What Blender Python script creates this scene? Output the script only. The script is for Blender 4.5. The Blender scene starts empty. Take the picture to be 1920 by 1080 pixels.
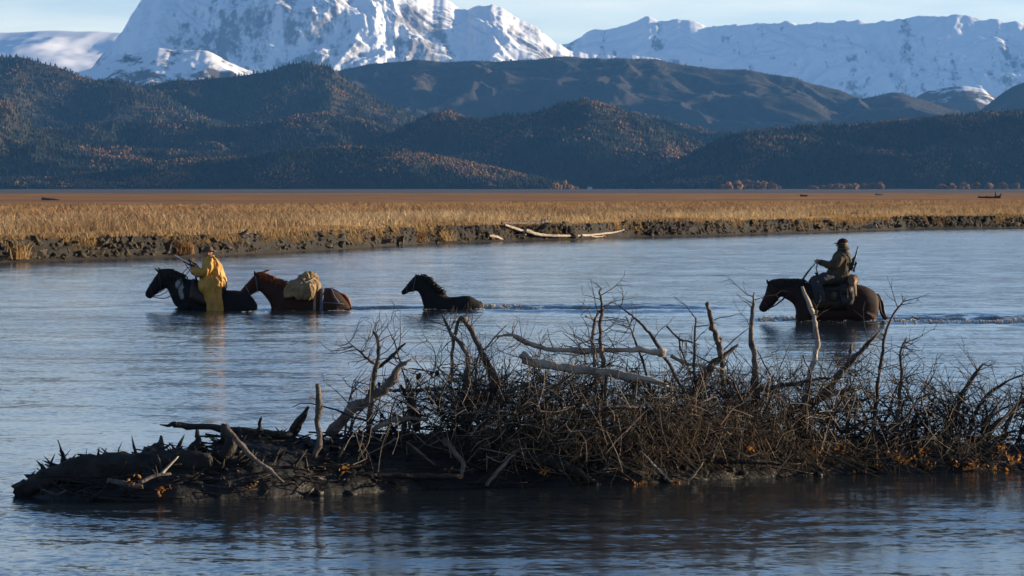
import bpy, math, random
import numpy as np
from mathutils import Vector

# ------------------------------------------------------------------ camera, sky, sun, exposure
sc = bpy.context.scene
COL = sc.collection
F = 7000.0            # focal length in photo pixels (1920 wide)
HC = 2.55             # camera height above the river
HY = 352.0            # horizon row in the photo
cam_d = bpy.data.cameras.new('camera')
cam_d.sensor_width = 36.0
cam_d.lens = F / 1920 * 36.0
cam_d.shift_y = -(540 - HY) / 1920
cam_d.clip_start = 0.5
cam_d.clip_end = 90000
cam_d.dof.use_dof = True
cam_d.dof.focus_distance = 42
cam_d.dof.aperture_fstop = 14
cam = bpy.data.objects.new('camera', cam_d)
cam.location = (0, 0, HC)
cam.rotation_euler = (math.pi / 2, 0, 0)
COL.objects.link(cam)
sc.camera = cam

SUN_AZ = math.radians(74)      # clockwise from +Y (the view direction)
SUN_EL = math.radians(8.5)
world = bpy.data.worlds.new('World')
sc.world = world
world.use_nodes = True
wn, wl = world.node_tree.nodes, world.node_tree.links
sky = wn.new('ShaderNodeTexSky')
sky.sky_type = 'NISHITA'
sky.sun_disc = False
sky.sun_elevation = SUN_EL
sky.sun_rotation = SUN_AZ
sky.air_density = 0.6
sky.dust_density = 0.3
sky.ozone_density = 3.0
wtc = wn.new('ShaderNodeTexCoord')
wmp = wn.new('ShaderNodeMapping')
wmp.inputs['Scale'].default_value = (9, 9, 75)
wmp.inputs['Location'].default_value = (3.5, 1.2, 0.6)
wl.new(wtc.outputs['Generated'], wmp.inputs['Vector'])
wno = wn.new('ShaderNodeTexNoise')
wno.inputs['Scale'].default_value = 1.0
wno.inputs['Detail'].default_value = 6
wno.inputs['Roughness'].default_value = 0.55
wl.new(wmp.outputs['Vector'], wno.inputs['Vector'])
wrp = wn.new('ShaderNodeMapRange')
wrp.inputs['From Min'].default_value = 0.36
wrp.inputs['From Max'].default_value = 0.78
wrp.inputs['To Min'].default_value = 0.25
wrp.inputs['To Max'].default_value = 0.85
wl.new(wno.outputs['Fac'], wrp.inputs['Value'])
wmx = wn.new('ShaderNodeMix')
wmx.data_type = 'RGBA'
wsz = wn.new('ShaderNodeSeparateXYZ')
wl.new(wtc.outputs['Generated'], wsz.inputs[0])
wve = wn.new('ShaderNodeMapRange')            # thin high cloud, denser where one looks through more air
wve.interpolation_type = 'SMOOTHERSTEP'
wve.inputs['From Min'].default_value = 0.0
wve.inputs['From Max'].default_value = 0.22
wve.inputs['To Min'].default_value = 1.0
wve.inputs['To Max'].default_value = 0.06
wl.new(wsz.outputs['Z'], wve.inputs['Value'])
wmu = wn.new('ShaderNodeMath')
wmu.operation = 'MULTIPLY'
wl.new(wrp.outputs['Result'], wmu.inputs[0])
wl.new(wve.outputs['Result'], wmu.inputs[1])
wl.new(wmu.outputs[0], wmx.inputs['Factor'])
wl.new(sky.outputs['Color'], wmx.inputs['A'])
wmx.inputs['B'].default_value = (7.4, 7.1, 5.7, 1)
bgn = wn['Background']
bgn.inputs['Strength'].default_value = 0.085
wl.new(wmx.outputs['Result'], bgn.inputs['Color'])

SDIR = Vector((math.sin(SUN_AZ) * math.cos(SUN_EL), math.cos(SUN_AZ) * math.cos(SUN_EL), math.sin(SUN_EL)))
sun_d = bpy.data.lights.new('sun', 'SUN')
sun_d.energy = 5.0
sun_d.angle = math.radians(0.5)
sun_d.color = (1.0, 0.80, 0.55)
sun = bpy.data.objects.new('sun', sun_d)
sun.rotation_euler = (-SDIR).to_track_quat('-Z', 'Y').to_euler()
sun.location = (40, 20, 20)
COL.objects.link(sun)

sc.view_settings.view_transform = 'Standard'
sc.view_settings.look = 'None'
sc.view_settings.exposure = 1.28
sc.view_settings.gamma = 1.0
sc.view_settings.use_curve_mapping = False
sc.cycles.use_denoising = True
sc.cycles.volume_bounces = 0
sc.cycles.max_bounces = 6

# ------------------------------------------------------------------ helpers
def P(px, py, d, dy=0.0):
    """point seen at photo pixel (px, py) at distance d"""
    return np.array((d * (px - 960) / F, d + dy, HC + d * (HY - py) / F))

def props(o, label=None, cat=None, group=None, kind=None):
    if label: o['label'] = label
    if cat: o['category'] = cat
    if group: o['group'] = group
    if kind: o['kind'] = kind
    return o

def fastmesh(name, V, Fc, smooth=True):
    V = np.asarray(V, dtype=np.float32); Fc = np.asarray(Fc, dtype=np.int32)
    me = bpy.data.meshes.new(name)
    n, k = Fc.shape
    me.vertices.add(len(V)); me.vertices.foreach_set('co', V.ravel())
    me.loops.add(n * k); me.loops.foreach_set('vertex_index', Fc.ravel())
    me.polygons.add(n); me.polygons.foreach_set('loop_start', np.arange(0, n * k, k, dtype=np.int32))
    me.polygons.foreach_set('use_smooth', np.full(n, smooth))
    me.update(calc_edges=True)
    me.validate()
    return me

def link(name, me, mat, parent=None, at=None):
    o = bpy.data.objects.new(name, me)
    COL.objects.link(o)
    if mat is not None and me is not None and not me.materials:
        me.materials.append(mat)
    if at is not None: o.location = at
    if parent is not None: o.parent = parent
    return o

def empty(name, loc, label, cat, group=None):
    o = bpy.data.objects.new(name, None)
    o.empty_display_size = 0.3
    o.location = loc
    COL.objects.link(o)
    return props(o, label, cat, group)

def colattr(me, cols):
    a = me.color_attributes.new('col', 'FLOAT_COLOR', 'POINT')
    c = np.ones((len(me.vertices), 4), dtype=np.float32); c[:, :3] = cols
    a.data.foreach_set('color', c.ravel())

class MB:
    """collects geometry (mixed polygons) in world coordinates"""
    def __init__(s): s.v = []; s.f = []
    def add(s, V, Fs):
        o = len(s.v)
        s.v.extend(tuple(float(c) for c in p) for p in V)
        s.f.extend(tuple(i + o for i in f) for f in Fs)
    def mesh(s, name, origin=(0, 0, 0), smooth=True):
        me = bpy.data.meshes.new(name)
        ox, oy, oz = origin
        me.from_pydata([(a - ox, b - oy, c - oz) for a, b, c in s.v], [], s.f)
        me.validate()
        if smooth: me.polygons.foreach_set('use_smooth', [True] * len(me.polygons))
        me.update()
        return me
    def part(s, name, mat, parent, smooth=True):
        return link(name, s.mesh(name, parent.location, smooth), mat, parent)
    def obj(s, name, mat, origin, smooth=True):
        return link(name, s.mesh(name, origin, smooth), mat, None, origin)

def catmull(pts, n):
    p = np.asarray(pts, dtype=float)
    m = len(p)
    if m == 2:
        t = np.linspace(0, 1, n)[:, None]
        return p[0] * (1 - t) + p[1] * t
    q = np.vstack([2 * p[0] - p[1], p, 2 * p[-1] - p[-2]])
    out = []
    for u in np.linspace(0, m - 1, n):
        i = min(int(u), m - 2); t = u - i
        a, b, c, d = q[i], q[i + 1], q[i + 2], q[i + 3]
        out.append(0.5 * ((2 * b) + (c - a) * t + (2 * a - 5 * b + 4 * c - d) * t * t + (3 * b - a - 3 * c + d) * t ** 3))
    return np.array(out)

def frames(p):
    T = np.gradient(p, axis=0)
    T /= np.linalg.norm(T, axis=1)[:, None] + 1e-9
    u = np.cross(T[0], (0.31, 0.9, 0.27)); u /= np.linalg.norm(u) + 1e-9
    U = []
    for t in T:
        u = u - t * np.dot(u, t); u /= np.linalg.norm(u) + 1e-9
        U.append(u.copy())
    U = np.array(U)
    return T, U, np.cross(T, U)

def tube(mb, pts, rad, sides=6, sq=None, jit=0.0, rng=None, cap=True, splint=0.0):
    """loft of round sections along pts; rad per point; sq=(a,b) squash of the section"""
    p = np.asarray(pts, float); r = np.broadcast_to(np.asarray(rad, float), (len(p),)).copy()
    T, U, W = frames(p)
    n = len(p)
    ang = np.linspace(0, 2 * math.pi, sides, endpoint=False)
    R = np.ones((n, sides))
    if jit and rng is not None:
        ph = rng.uniform(0.7, 1.3, sides)
        R = 1 + jit * (rng.standard_normal((n, sides)) * 0.6 + (ph - 1) * 1.5)
    a, b = sq or (1, 1)
    V = p[:, None, :] + (U[:, None, :] * (np.cos(ang) * a)[None, :, None] + W[:, None, :] * (np.sin(ang) * b)[None, :, None]) * (r[:, None] * R)[:, :, None]
    if splint and rng is not None:
        V[-1] += T[-1] * (rng.uniform(-.2, 1, sides) * splint)[:, None]
    Fs = []
    for i in range(n - 1):
        for j in range(sides):
            k = (j + 1) % sides
            Fs.append((i * sides + j, i * sides + k, (i + 1) * sides + k, (i + 1) * sides + j))
    if cap:
        Fs.append(tuple(range(sides - 1, -1, -1)))
        Fs.append(tuple((n - 1) * sides + j for j in range(sides)))
    mb.add(V.reshape(-1, 3), Fs)

def loft(mb, rings):
    """rings: list of (k,3) arrays of equal k, closed with fans"""
    R = np.array(rings); n, k, _ = R.shape
    Fs = []
    for i in range(n - 1):
        for j in range(k):
            m = (j + 1) % k
            Fs.append((i * k + j, i * k + m, (i + 1) * k + m, (i + 1) * k + j))
    Fs.append(tuple(range(k - 1, -1, -1)))
    Fs.append(tuple((n - 1) * k + j for j in range(k)))
    mb.add(R.reshape(-1, 3), Fs)

def ball(mb, c, r, seg=10, rin=7, sx=(1, 1, 1)):
    rings = []
    for i in range(rin):
        a = math.pi * (i + 0.5) / rin
        z = -math.cos(a); q = math.sin(a)
        rings.append([(c[0] + r * sx[0] * q * math.cos(t), c[1] + r * sx[1] * q * math.sin(t), c[2] + r * sx[2] * z) for t in np.linspace(0, 2 * math.pi, seg, endpoint=False)])
    loft(mb, rings)

def box(mb, c, s, rz=0.0):
    x, y, z = s[0] / 2, s[1] / 2, s[2] / 2
    V = []
    for a in (-x, x):
        for b in (-y, y):
            for h in (-z, z):
                V.append((c[0] + a * math.cos(rz) - b * math.sin(rz), c[1] + a * math.sin(rz) + b * math.cos(rz), c[2] + h))
    mb.add(V, [(0, 1, 3, 2), (4, 6, 7, 5), (0, 4, 5, 1), (2, 3, 7, 6), (0, 2, 6, 4), (1, 5, 7, 3)])

def remesh(mb, name, voxel, smooth=4, origin=(0, 0, 0)):
    """union of closed lofts into one continuous surface"""
    me = mb.mesh(name + '_raw', origin)
    o = bpy.data.objects.new('tmp', me); COL.objects.link(o)
    m = o.modifiers.new('r', 'REMESH'); m.mode = 'VOXEL'; m.voxel_size = voxel; m.use_smooth_shade = True
    if smooth:
        s = o.modifiers.new('s', 'SMOOTH'); s.factor = 0.5; s.iterations = smooth
    dg = bpy.context.evaluated_depsgraph_get()
    out = bpy.data.meshes.new_from_object(o.evaluated_get(dg))
    out.name = name
    bpy.data.objects.remove(o); bpy.data.meshes.remove(me)
    out.polygons.foreach_set('use_smooth', [True] * len(out.polygons))
    return out

def verts_of(me):
    a = np.empty(len(me.vertices) * 3, dtype=np.float32); me.vertices.foreach_get('co', a)
    return a.reshape(-1, 3)

def norms_of(me):
    a = np.empty(len(me.vertices) * 3, dtype=np.float32); me.vertex_normals.foreach_get('vector', a)
    return a.reshape(-1, 3)

def setverts(me, v):
    me.vertices.foreach_set('co', np.asarray(v, np.float32).ravel()); me.update()

# vectorised gradient noise
def _hash(ix, iy, seed):
    n = (ix.astype(np.int64) * 374761393 + iy.astype(np.int64) * 668265263 + seed * 144665) & 0xffffffff
    n = ((n ^ (n >> 13)) * 1274126177) & 0xffffffff
    return ((n ^ (n >> 16)) & 0xffff) / 65535.0 * 2 * math.pi

def perlin(x, y, seed=0):
    x = np.asarray(x, float); y = np.asarray(y, float)
    ix = np.floor(x); iy = np.floor(y); fx = x - ix; fy = y - iy
    def g(a, b):
        h = _hash(ix + a, iy + b, seed)
        return np.cos(h) * (fx - a) + np.sin(h) * (fy - b)
    u = fx ** 3 * (fx * (fx * 6 - 15) + 10); v = fy ** 3 * (fy * (fy * 6 - 15) + 10)
    return ((g(0, 0) * (1 - u) + g(1, 0) * u) * (1 - v) + (g(0, 1) * (1 - u) + g(1, 1) * u) * v) * 1.5

def fbm(x, y, octv=5, seed=0, ridged=False, gain=0.5):
    s = 0; a = 1.0; t = 0
    for i in range(octv):
        n = perlin(x * 2 ** i + 17.3 * i, y * 2 ** i - 9.1 * i, seed + i)
        if ridged: n = 1 - 2 * np.abs(n)
        s = s + n * a; t += a; a *= gain
    return s / t

# ------------------------------------------------------------------ materials
def mat(name, c1, c2=None, scale=4.0, rough=0.85, bump=0.0, bscale=None, stretch=None, attr=False, detail=5, spec=0.3, coat=0.0, trans=None, lo=.35, hi=.65, coord='Object'):
    m = bpy.data.materials.new(name); m.use_nodes = True
    nt = m.node_tree; N = nt.nodes; L = nt.links
    b = N['Principled BSDF']
    b.inputs['Roughness'].default_value = rough
    b.inputs['Specular IOR Level'].default_value = spec
    tc = N.new('ShaderNodeTexCoord'); mp = N.new('ShaderNodeMapping')
    if stretch: mp.inputs['Scale'].default_value = stretch
    L.new(tc.outputs[coord], mp.inputs['Vector'])
    no = N.new('ShaderNodeTexNoise'); no.inputs['Scale'].default_value = scale; no.inputs['Detail'].default_value = detail
    L.new(mp.outputs['Vector'], no.inputs['Vector'])
    mr = N.new('ShaderNodeMapRange'); mr.inputs['From Min'].default_value = lo; mr.inputs['From Max'].default_value = hi
    L.new(no.outputs['Fac'], mr.inputs['Value'])
    mx = N.new('ShaderNodeMix'); mx.data_type = 'RGBA'
    L.new(mr.outputs['Result'], mx.inputs['Factor'])
    mx.inputs['A'].default_value = (*c1, 1); mx.inputs['B'].default_value = (*(c2 or c1), 1)
    out = mx.outputs['Result']
    if attr:
        at = N.new('ShaderNodeVertexColor'); at.layer_name = 'col'
        mm = N.new('ShaderNodeMix'); mm.data_type = 'RGBA'; mm.blend_type = 'MULTIPLY'; mm.inputs['Factor'].default_value = 1
        L.new(out, mm.inputs['A']); L.new(at.outputs['Color'], mm.inputs['B'])
        out = mm.outputs['Result']
    L.new(out, b.inputs['Base Color'])
    if bump:
        n2 = N.new('ShaderNodeTexNoise'); n2.inputs['Scale'].default_value = bscale or scale * 3; n2.inputs['Detail'].default_value = 6
        L.new(mp.outputs['Vector'], n2.inputs['Vector'])
        bp = N.new('ShaderNodeBump'); bp.inputs['Strength'].default_value = min(1, bump); bp.inputs['Distance'].default_value = 0.02
        L.new(n2.outputs['Fac'], bp.inputs['Height']); L.new(bp.outputs['Normal'], b.inputs['Normal'])
    if coat: b.inputs['Coat Weight'].default_value = coat
    if trans:
        tr = N.new('ShaderNodeBsdfTranslucent'); L.new(out, tr.inputs['Color'])
        ms = N.new('ShaderNodeMixShader'); ms.inputs['Fac'].default_value = trans
        L.new(b.outputs['BSDF'], ms.inputs[1]); L.new(tr.outputs['BSDF'], ms.inputs[2])
        L.new(ms.outputs['Shader'], N['Material Output'].inputs['Surface'])
    return m

M = {}
M['pale_wood'] = mat('bleached_wood', (.40, .34, .275), (.20, .16, .13), 6, .8, .6, 40, (1, 1, 1))
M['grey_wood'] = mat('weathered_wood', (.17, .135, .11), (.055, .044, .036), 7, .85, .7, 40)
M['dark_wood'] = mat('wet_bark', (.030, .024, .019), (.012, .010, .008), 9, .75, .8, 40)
M['bark'] = mat('twig_bark', (.10, .077, .06), (.035, .027, .021), 8, .8, .4, 60)
M['twig'] = mat('fine_twigs', (.060, .044, .033), (.02, .015, .012), 5, .85)
M['dry'] = mat('dry_rootlets', (.13, .088, .052), (.03, .021, .015), 5, .85)
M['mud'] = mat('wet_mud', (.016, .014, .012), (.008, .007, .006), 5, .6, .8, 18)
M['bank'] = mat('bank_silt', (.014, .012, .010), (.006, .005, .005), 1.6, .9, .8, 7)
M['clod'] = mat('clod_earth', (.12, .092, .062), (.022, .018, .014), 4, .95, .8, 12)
M['straw'] = mat('bleached_straw', (.34, .27, .19), (.12, .09, .065), 3, .8)
M['leaf'] = mat('autumn_leaf', (.50, .21, .03), (.22, .09, .02), 9, .6, trans=.3)
M['black'] = mat('black_coat_hair', (.006, .005, .005), (.009, .007, .006), 6, .8, .2, 60)
M['bay'] = mat('bay_coat_hair', (.032, .010, .006), (.016, .006, .004), 4, .75, .2, 60)
M['chestnut'] = mat('chestnut_coat_hair', (.042, .013, .006), (.022, .008, .004), 4, .75, .2, 60)
M['paint'] = mat('paint_coat_hair', (1, 1, 1), (.8, .8, .8), 6, .8, .2, 60, attr=True)
M['mane_black'] = mat('black_mane', (.014, .011, .009), (.03, .022, .016), 20, .6)
M['mane_red'] = mat('chestnut_mane', (.26, .07, .02), (.13, .035, .01), 20, .6, trans=.15)
M['leather'] = mat('dark_leather', (.035, .020, .012), (.018, .011, .008), 12, .5, .3)
M['tan_leather'] = mat('tan_leather', (.26, .15, .075), (.14, .075, .04), 12, .6, .3)
M['strap_tan'] = mat('canvas_strap', (.28, .22, .15), (.2, .155, .105), 15, .9)
M['strap_blue'] = mat('nylon_strap', (.10, .12, .16), (.07, .085, .12), 15, .7)
M['slicker'] = mat('oilskin_yellow', (.52, .27, .05), (.36, .18, .035), 5, .6, .3, 14)
M['canvas'] = mat('pack_canvas', (.30, .205, .105), (.18, .12, .06), 5, .9, .5, 20)
M['jacket'] = mat('olive_jacket', (.085, .062, .036), (.045, .035, .022), 9, .9, .4, 25)
M['trouser'] = mat('grey_trousers', (.045, .043, .045), (.028, .027, .03), 9, .9, .4, 25)
M['cap'] = mat('maroon_cap', (.035, .014, .014), (.02, .01, .01), 9, .9)
M['hat'] = mat('felt_hat', (.12, .085, .055), (.07, .05, .035), 9, .9)
M['skin'] = mat('skin', (.36, .19, .125), (.28, .13, .09), 14, .6)
M['glove'] = mat('dark_gloves', (.03, .024, .02), (.018, .015, .013), 14, .8)
M['hair'] = mat('brown_hair', (.06, .04, .028), (.03, .02, .015), 30, .7)
M['metal'] = mat('rifle_steel', (.75, .75, .74), (.6, .6, .6), 20, .45, spec=.6)
M['gunblack'] = mat('blued_steel', (.012, .012, .014), (.02, .02, .022), 20, .4)
M['stock'] = mat('rifle_stock', (.035, .02, .012), (.02, .013, .01), 20, .5)
M['foam'] = mat('water_foam', (.46, .45, .42), (.28, .28, .27), 8, .5)
M['hut'] = mat('hut_paint', (.6, .6, .58), (.5, .5, .48), 2, .8)
M['roof'] = mat('hut_roof', (.10, .10, .11), (.07, .07, .08), 2, .8)
M['metal'].node_tree.nodes['Principled BSDF'].inputs['Metallic'].default_value = 0.4

# ------------------------------------------------------------------ river
def bank_y(X):
    xs = [-120, -40, -17.4, -11.2, -7.1, -3.9, .25, 3.1, 6, 9, 16.2, 24.2, 32.7, 60, 400]
    ys = [70, 112, 126.6, 139.5, 155, 170, 178.5, 182, 192, 196, 210, 229, 238, 262, 480]
    return np.interp(X, xs, ys)

WLY = 17850.0 / (580 - HY)       # distance of the three left animals
WRY = 17850.0 / (601 - HY)       # distance of the bay horse
def px2x(px, d): return d * (px - 960) / F

ISL = [(-30, 934), (30, 934), (100, 937), (290, 941), (450, 936), (620, 928), (800, 915), (1000, 911), (1200, 908), (1350, 900), (1480, 892), (1600, 885), (1920, 879), (2600, 872)]
def isl_front(px):
    y = np.interp(px, [a for a, b in ISL], [b for a, b in ISL])
    return 17850.0 / (y - HY)

def water_z(X, Y):
    z = 0.012 * fbm(X * .35, Y * .22, 3, 3) * 2
    z = z + 0.02 * fbm(X * .09, Y * .16, 2, 8)
    def wake(x0, x1, yc, amp, wl, width, seed):
        t = np.clip((X - x0) / (x1 - x0), -0.05, 1.2)
        env = np.exp(-((X - (x0 + x1) / 2) / ((x1 - x0) * .5)) ** 4)
        sp = width * (0.35 + 0.9 * np.clip(t, 0, 1))
        return amp * env * np.exp(-((Y - yc) / sp) ** 2) * (np.sin((Y - yc) * 6.28 / wl + fbm(X * .8, Y * .4, 2, seed) * 2.5 + 1.2) * .7 + fbm(X * 1.6, Y * .9, 3, seed + 5) * .9)
    d = WLY
    z = z + wake(px2x(300, d), px2x(720, d), d, .05, 1.5, 1.7, 11)
    z = z + wake(px2x(755, d), px2x(1330, d), d + .5, .085, 1.7, 3.0, 21)
    z = z + wake(px2x(560, d), px2x(800, d), d + .4, .06, 1.4, 1.6, 23)
    d = WRY
    z = z + wake(px2x(1400, d), px2x(2150, d), d + .7, .085, 1.6, 3.6, 31)
    z = z + wake(px2x(1420, d), px2x(1500, d), d - .1, .03, .8, .8, 37)
    return z

ys = np.concatenate([np.arange(-60, 18, 6), np.arange(18, 58, .35), np.arange(58, 92, .14), np.arange(92, 260, 1.2), [300, 400, 600, 1000, 2000, 4000, 8000, 16000, 30000, 42000]])
xs = np.concatenate([[-30000, -9000, -3000, -800, -300, -120, -60, -35, -22], np.arange(-16, 19, .13), [22, 35, 60, 120, 300, 800, 3000, 9000, 30000]])
XX, YY = np.meshgrid(xs, ys)
ZZ = water_z(XX, YY) * (np.abs(XX) < 40) * (YY < 250) * (YY > 10)
nr, nc = XX.shape
idx = np.arange(nr * nc).reshape(nr, nc)
def gridfaces(nr, nc):
    idx = np.arange(nr * nc).reshape(nr, nc)
    return np.stack([idx[:-1, :-1], idx[:-1, 1:], idx[1:, 1:], idx[1:, :-1]], -1).reshape(-1, 4)
wm = bpy.data.materials.new('river_water'); wm.use_nodes = True
nt = wm.node_tree; N = nt.nodes; L = nt.links
b = N['Principled BSDF']
b.inputs['Base Color'].default_value = (.014, .020, .024, 1)
b.inputs['Roughness'].default_value = 0.11
b.inputs['IOR'].default_value = 1.333
ge = N.new('ShaderNodeNewGeometry')
def wnoise(scale, stretch, detail, rough=.5, off=0.0):
    mp = N.new('ShaderNodeMapping'); mp.inputs['Scale'].default_value = stretch; mp.inputs['Location'].default_value = (off, off * .7, off * .3)
    L.new(ge.outputs['Position'], mp.inputs['Vector'])
    n = N.new('ShaderNodeTexNoise'); n.inputs['Scale'].default_value = scale; n.inputs['Detail'].default_value = detail; n.inputs['Roughness'].default_value = rough
    L.new(mp.outputs['Vector'], n.inputs['Vector'])
    return n
def vmath(op, a, bb):
    v = N.new('ShaderNodeVectorMath'); v.operation = op
    for i, q in enumerate((a, bb)):
        if hasattr(q, 'links'): L.new(q, v.inputs[i])
        elif op == 'SCALE' and i == 1: pass
        else: v.inputs[i].default_value = q
    return v
small = wnoise(15.0, (.7, 1, 1), 3, .6)
big = wnoise(2.6, (.4, 1, 1), 4, .6, 13.0)
patch = wnoise(.22, (.30, 1.0, 1), 6, .68, 5.0)
pr = N.new('ShaderNodeMapRange'); pr.inputs['From Min'].default_value = .36; pr.inputs['From Max'].default_value = .66
pr.inputs['To Min'].default_value = .22; pr.inputs['To Max'].default_value = 1.4
L.new(patch.outputs['Fac'], pr.inputs['Value'])
s1 = vmath('SUBTRACT', small.outputs['Color'], (.5, .5, .5))
s2 = vmath('SUBTRACT', big.outputs['Color'], (.5, .5, .5))
m1 = vmath('MULTIPLY', s1.outputs['Vector'], (.19, .34, 0))
m2 = vmath('MULTIPLY', s2.outputs['Vector'], (.13, .27, 0))
ad = vmath('ADD', m1.outputs['Vector'], m2.outputs['Vector'])
scl = N.new('ShaderNodeVectorMath'); scl.operation = 'SCALE'
L.new(ad.outputs['Vector'], scl.inputs[0]); L.new(pr.outputs['Result'], scl.inputs['Scale'])
an = vmath('ADD', scl.outputs['Vector'], ge.outputs['Normal'])
nm = N.new('ShaderNodeVectorMath'); nm.operation = 'NORMALIZE'
L.new(an.outputs['Vector'], nm.inputs[0]); L.new(nm.outputs['Vector'], b.inputs['Normal'])
wme = fastmesh('river', np.stack([XX, YY, ZZ], -1).reshape(-1, 3), gridfaces(nr, nc))
river = props(link('river', wme, wm), kind='structure')

# ------------------------------------------------------------------ far hills and mountains
def ridge(name, crest, d_crest, d_base, seed, nx, ny, amp, nscale, mt, power=.8, zb=-3.0, px0=-500, px1=2420, spur=0.5, back=.55, kind='structure', octv=6, crest_noise=0.0, soft=.9, gain=.5):
    """hillside whose crest is seen along the given photo profile; real depth from d_base to d_crest and a back slope"""
    xs = np.linspace(d_crest * (px0 - 960) / F, d_crest * (px1 - 960) / F, nx)
    px = xs * F / d_crest + 960
    cy = np.interp(px, [a for a, b in crest], [b for a, b in crest])
    k = max(1, int(nx / 260))
    cy = np.convolve(np.pad(cy, k, mode='edge'), np.ones(2 * k + 1) / (2 * k + 1), 'valid')
    zc = HC + d_crest * (HY - cy) / F
    zc = zc + crest_noise * fbm(xs / nscale * 5, xs * 0 + 3.3, 4, seed + 50)
    v = np.concatenate([np.linspace(0, 1, ny), np.linspace(1, 1 + back, max(4, ny // 4))[1:]])
    V, Z = np.meshgrid(v, zc, indexing='ij')
    X = np.broadcast_to(xs, V.shape)
    Y = d_base + (d_crest - d_base) * V
    sh = np.where(V <= 1, np.clip(V, 0, 1) ** power * (1 + .0 * V), 1 - (np.clip(V - 1, 0, 9) * 1.3) ** 1.3)
    n = fbm(X / nscale + fbm(X / nscale * .7, Y / nscale * .7, 2, seed + 9) * spur, Y / nscale, octv, seed, ridged=True, gain=gain)
    n2 = fbm(X / nscale * .6, Y / nscale * .6, 4, seed + 31)
    env = np.clip(V * (1.02 - np.minimum(V, 1)) * 4, 0, 1) ** .8
    Zs = zb + (Z - zb) * sh + np.where(Z > zb, 1, .2) * amp * env * ((n - .35) + n2 * soft)
    V3 = np.stack([X, Y, Zs], -1)
    me = fastmesh(name, V3.reshape(-1, 3), gridfaces(*V.shape))
    o = props(link(name, me, mt), kind=kind)
    return V3, v

M['forest_floor'] = mat('forest_floor', (.018, .020, .011), (.05, .033, .016), .012, .95, coord='Object')
M['brush'] = mat('mountain_brush', (.013, .015, .012), (.034, .026, .017), .006, .95, detail=8)
def snow_mat(name, lo, hi, noise=.0022, rock=(.24, .24, .26), bias=0.0, stretch=(1, 1, 1)):
    m = bpy.data.materials.new(name); m.use_nodes = True
    N = m.node_tree.nodes; L = m.node_tree.links; b = N['Principled BSDF']
    b.inputs['Roughness'].default_value = .75; b.inputs['Specular IOR Level'].default_value = .2
    g = N.new('ShaderNodeNewGeometry'); sp = N.new('ShaderNodeSeparateXYZ'); L.new(g.outputs['Normal'], sp.inputs[0])
    mp = N.new('ShaderNodeMapping'); mp.inputs['Scale'].default_value = stretch; mp.inputs['Rotation'].default_value = (0, .6, 0)
    L.new(g.outputs['Position'], mp.inputs['Vector'])
    n = N.new('ShaderNodeTexNoise'); n.inputs['Scale'].default_value = noise; n.inputs['Detail'].default_value = 9; n.inputs['Roughness'].default_value = .68
    L.new(mp.outputs['Vector'], n.inputs['Vector'])
    n3 = N.new('ShaderNodeTexNoise'); n3.inputs['Scale'].default_value = noise * .22; n3.inputs['Detail'].default_value = 3
    L.new(mp.outputs['Vector'], n3.inputs['Vector'])
    def ma(op, a, c):
        q = N.new('ShaderNodeMath'); q.operation = op
        for i, x in enumerate((a, c)):
            if hasattr(x, 'links'): L.new(x, q.inputs[i])
            else: q.inputs[i].default_value = x
        return q.outputs[0]
    nsum = ma('ADD', ma('MULTIPLY', ma('SUBTRACT', n.outputs['Fac'], .5), 1.9), ma('MULTIPLY', ma('SUBTRACT', n3.outputs['Fac'], .5), 1.5))
    e = ma('ADD', ma('ADD', ma('MULTIPLY', sp.outputs['Z'], .5), bias + .42), nsum)
    mr = N.new('ShaderNodeMapRange'); mr.inputs['From Min'].default_value = lo; mr.inputs['From Max'].default_value = hi
    L.new(e, mr.inputs['Value'])
    mx = N.new('ShaderNodeMix'); mx.data_type = 'RGBA'; L.new(mr.outputs['Result'], mx.inputs['Factor'])
    mx.inputs['A'].default_value = (*rock, 1); mx.inputs['B'].default_value = (.86, .87, .89, 1)
    L.new(mx.outputs['Result'], b.inputs['Base Color'])
    return m
M['snow_peak'] = snow_mat('snow_and_rock', .48, .74, .018, stretch=(1, .4, .5))
M['snow_range'] = snow_mat('snow_range', .38, .60, .016, stretch=(1, .4, .5))
M['glacier'] = snow_mat('glacier_snow', -.8, -.7)
M['knoll'] = snow_mat('rocky_knoll', .72, .92, .012, rock=(.10, .085, .07))
M['knoll_b'] = snow_mat('dusted_brush', .95, 1.15, .010, rock=(.09, .07, .05))

ridge('snow_mountain', [(-600, 300), (140, 160), (200, 95), (230, 62), (245, 35), (268, -2), (330, -60), (420, -120), (520, -150), (640, -110), (740, -60), (800, -12), (818, -2), (840, 3), (868, 17), (900, 13), (925, 9), (960, 26), (1000, 48), (1030, 70), (1080, 99), (1150, 106), (1240, 112), (1400, 170), (2400, 330)],
      20000, 18750, 5, 900, 240, 125, 520, M['snow_peak'], power=.85, px0=-300, px1=2000, spur=1.3, crest_noise=28, octv=7, soft=.35, gain=.58)
ridge('snow_range', [(-600, 200), (600, 150), (1000, 120), (1065, 82), (1110, 56), (1180, 46), (1200, 36), (1215, 29), (1240, 41), (1270, 37), (1290, 36), (1330, 50), (1380, 49), (1430, 42), (1490, 45), (1540, 46), (1590, 39), (1640, 43), (1720, 32), (1800, 28), (1860, 34), (1920, 44), (2100, 60), (2600, 120)],
      25000, 23700, 15, 700, 170, 130, 520, M['snow_range'], power=.9, px0=300, px1=2700, spur=1.3, crest_noise=24, octv=7, soft=.4, gain=.58)
ridge('glacier', [(-1200, 50), (0, 57), (100, 57), (230, 61), (400, 75), (700, 150), (1000, 260)], 24500, 18000, 25, 320, 90, 150, 1500, M['glacier'], power=1.1, px0=-1200, px1=900, crest_noise=6)
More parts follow.
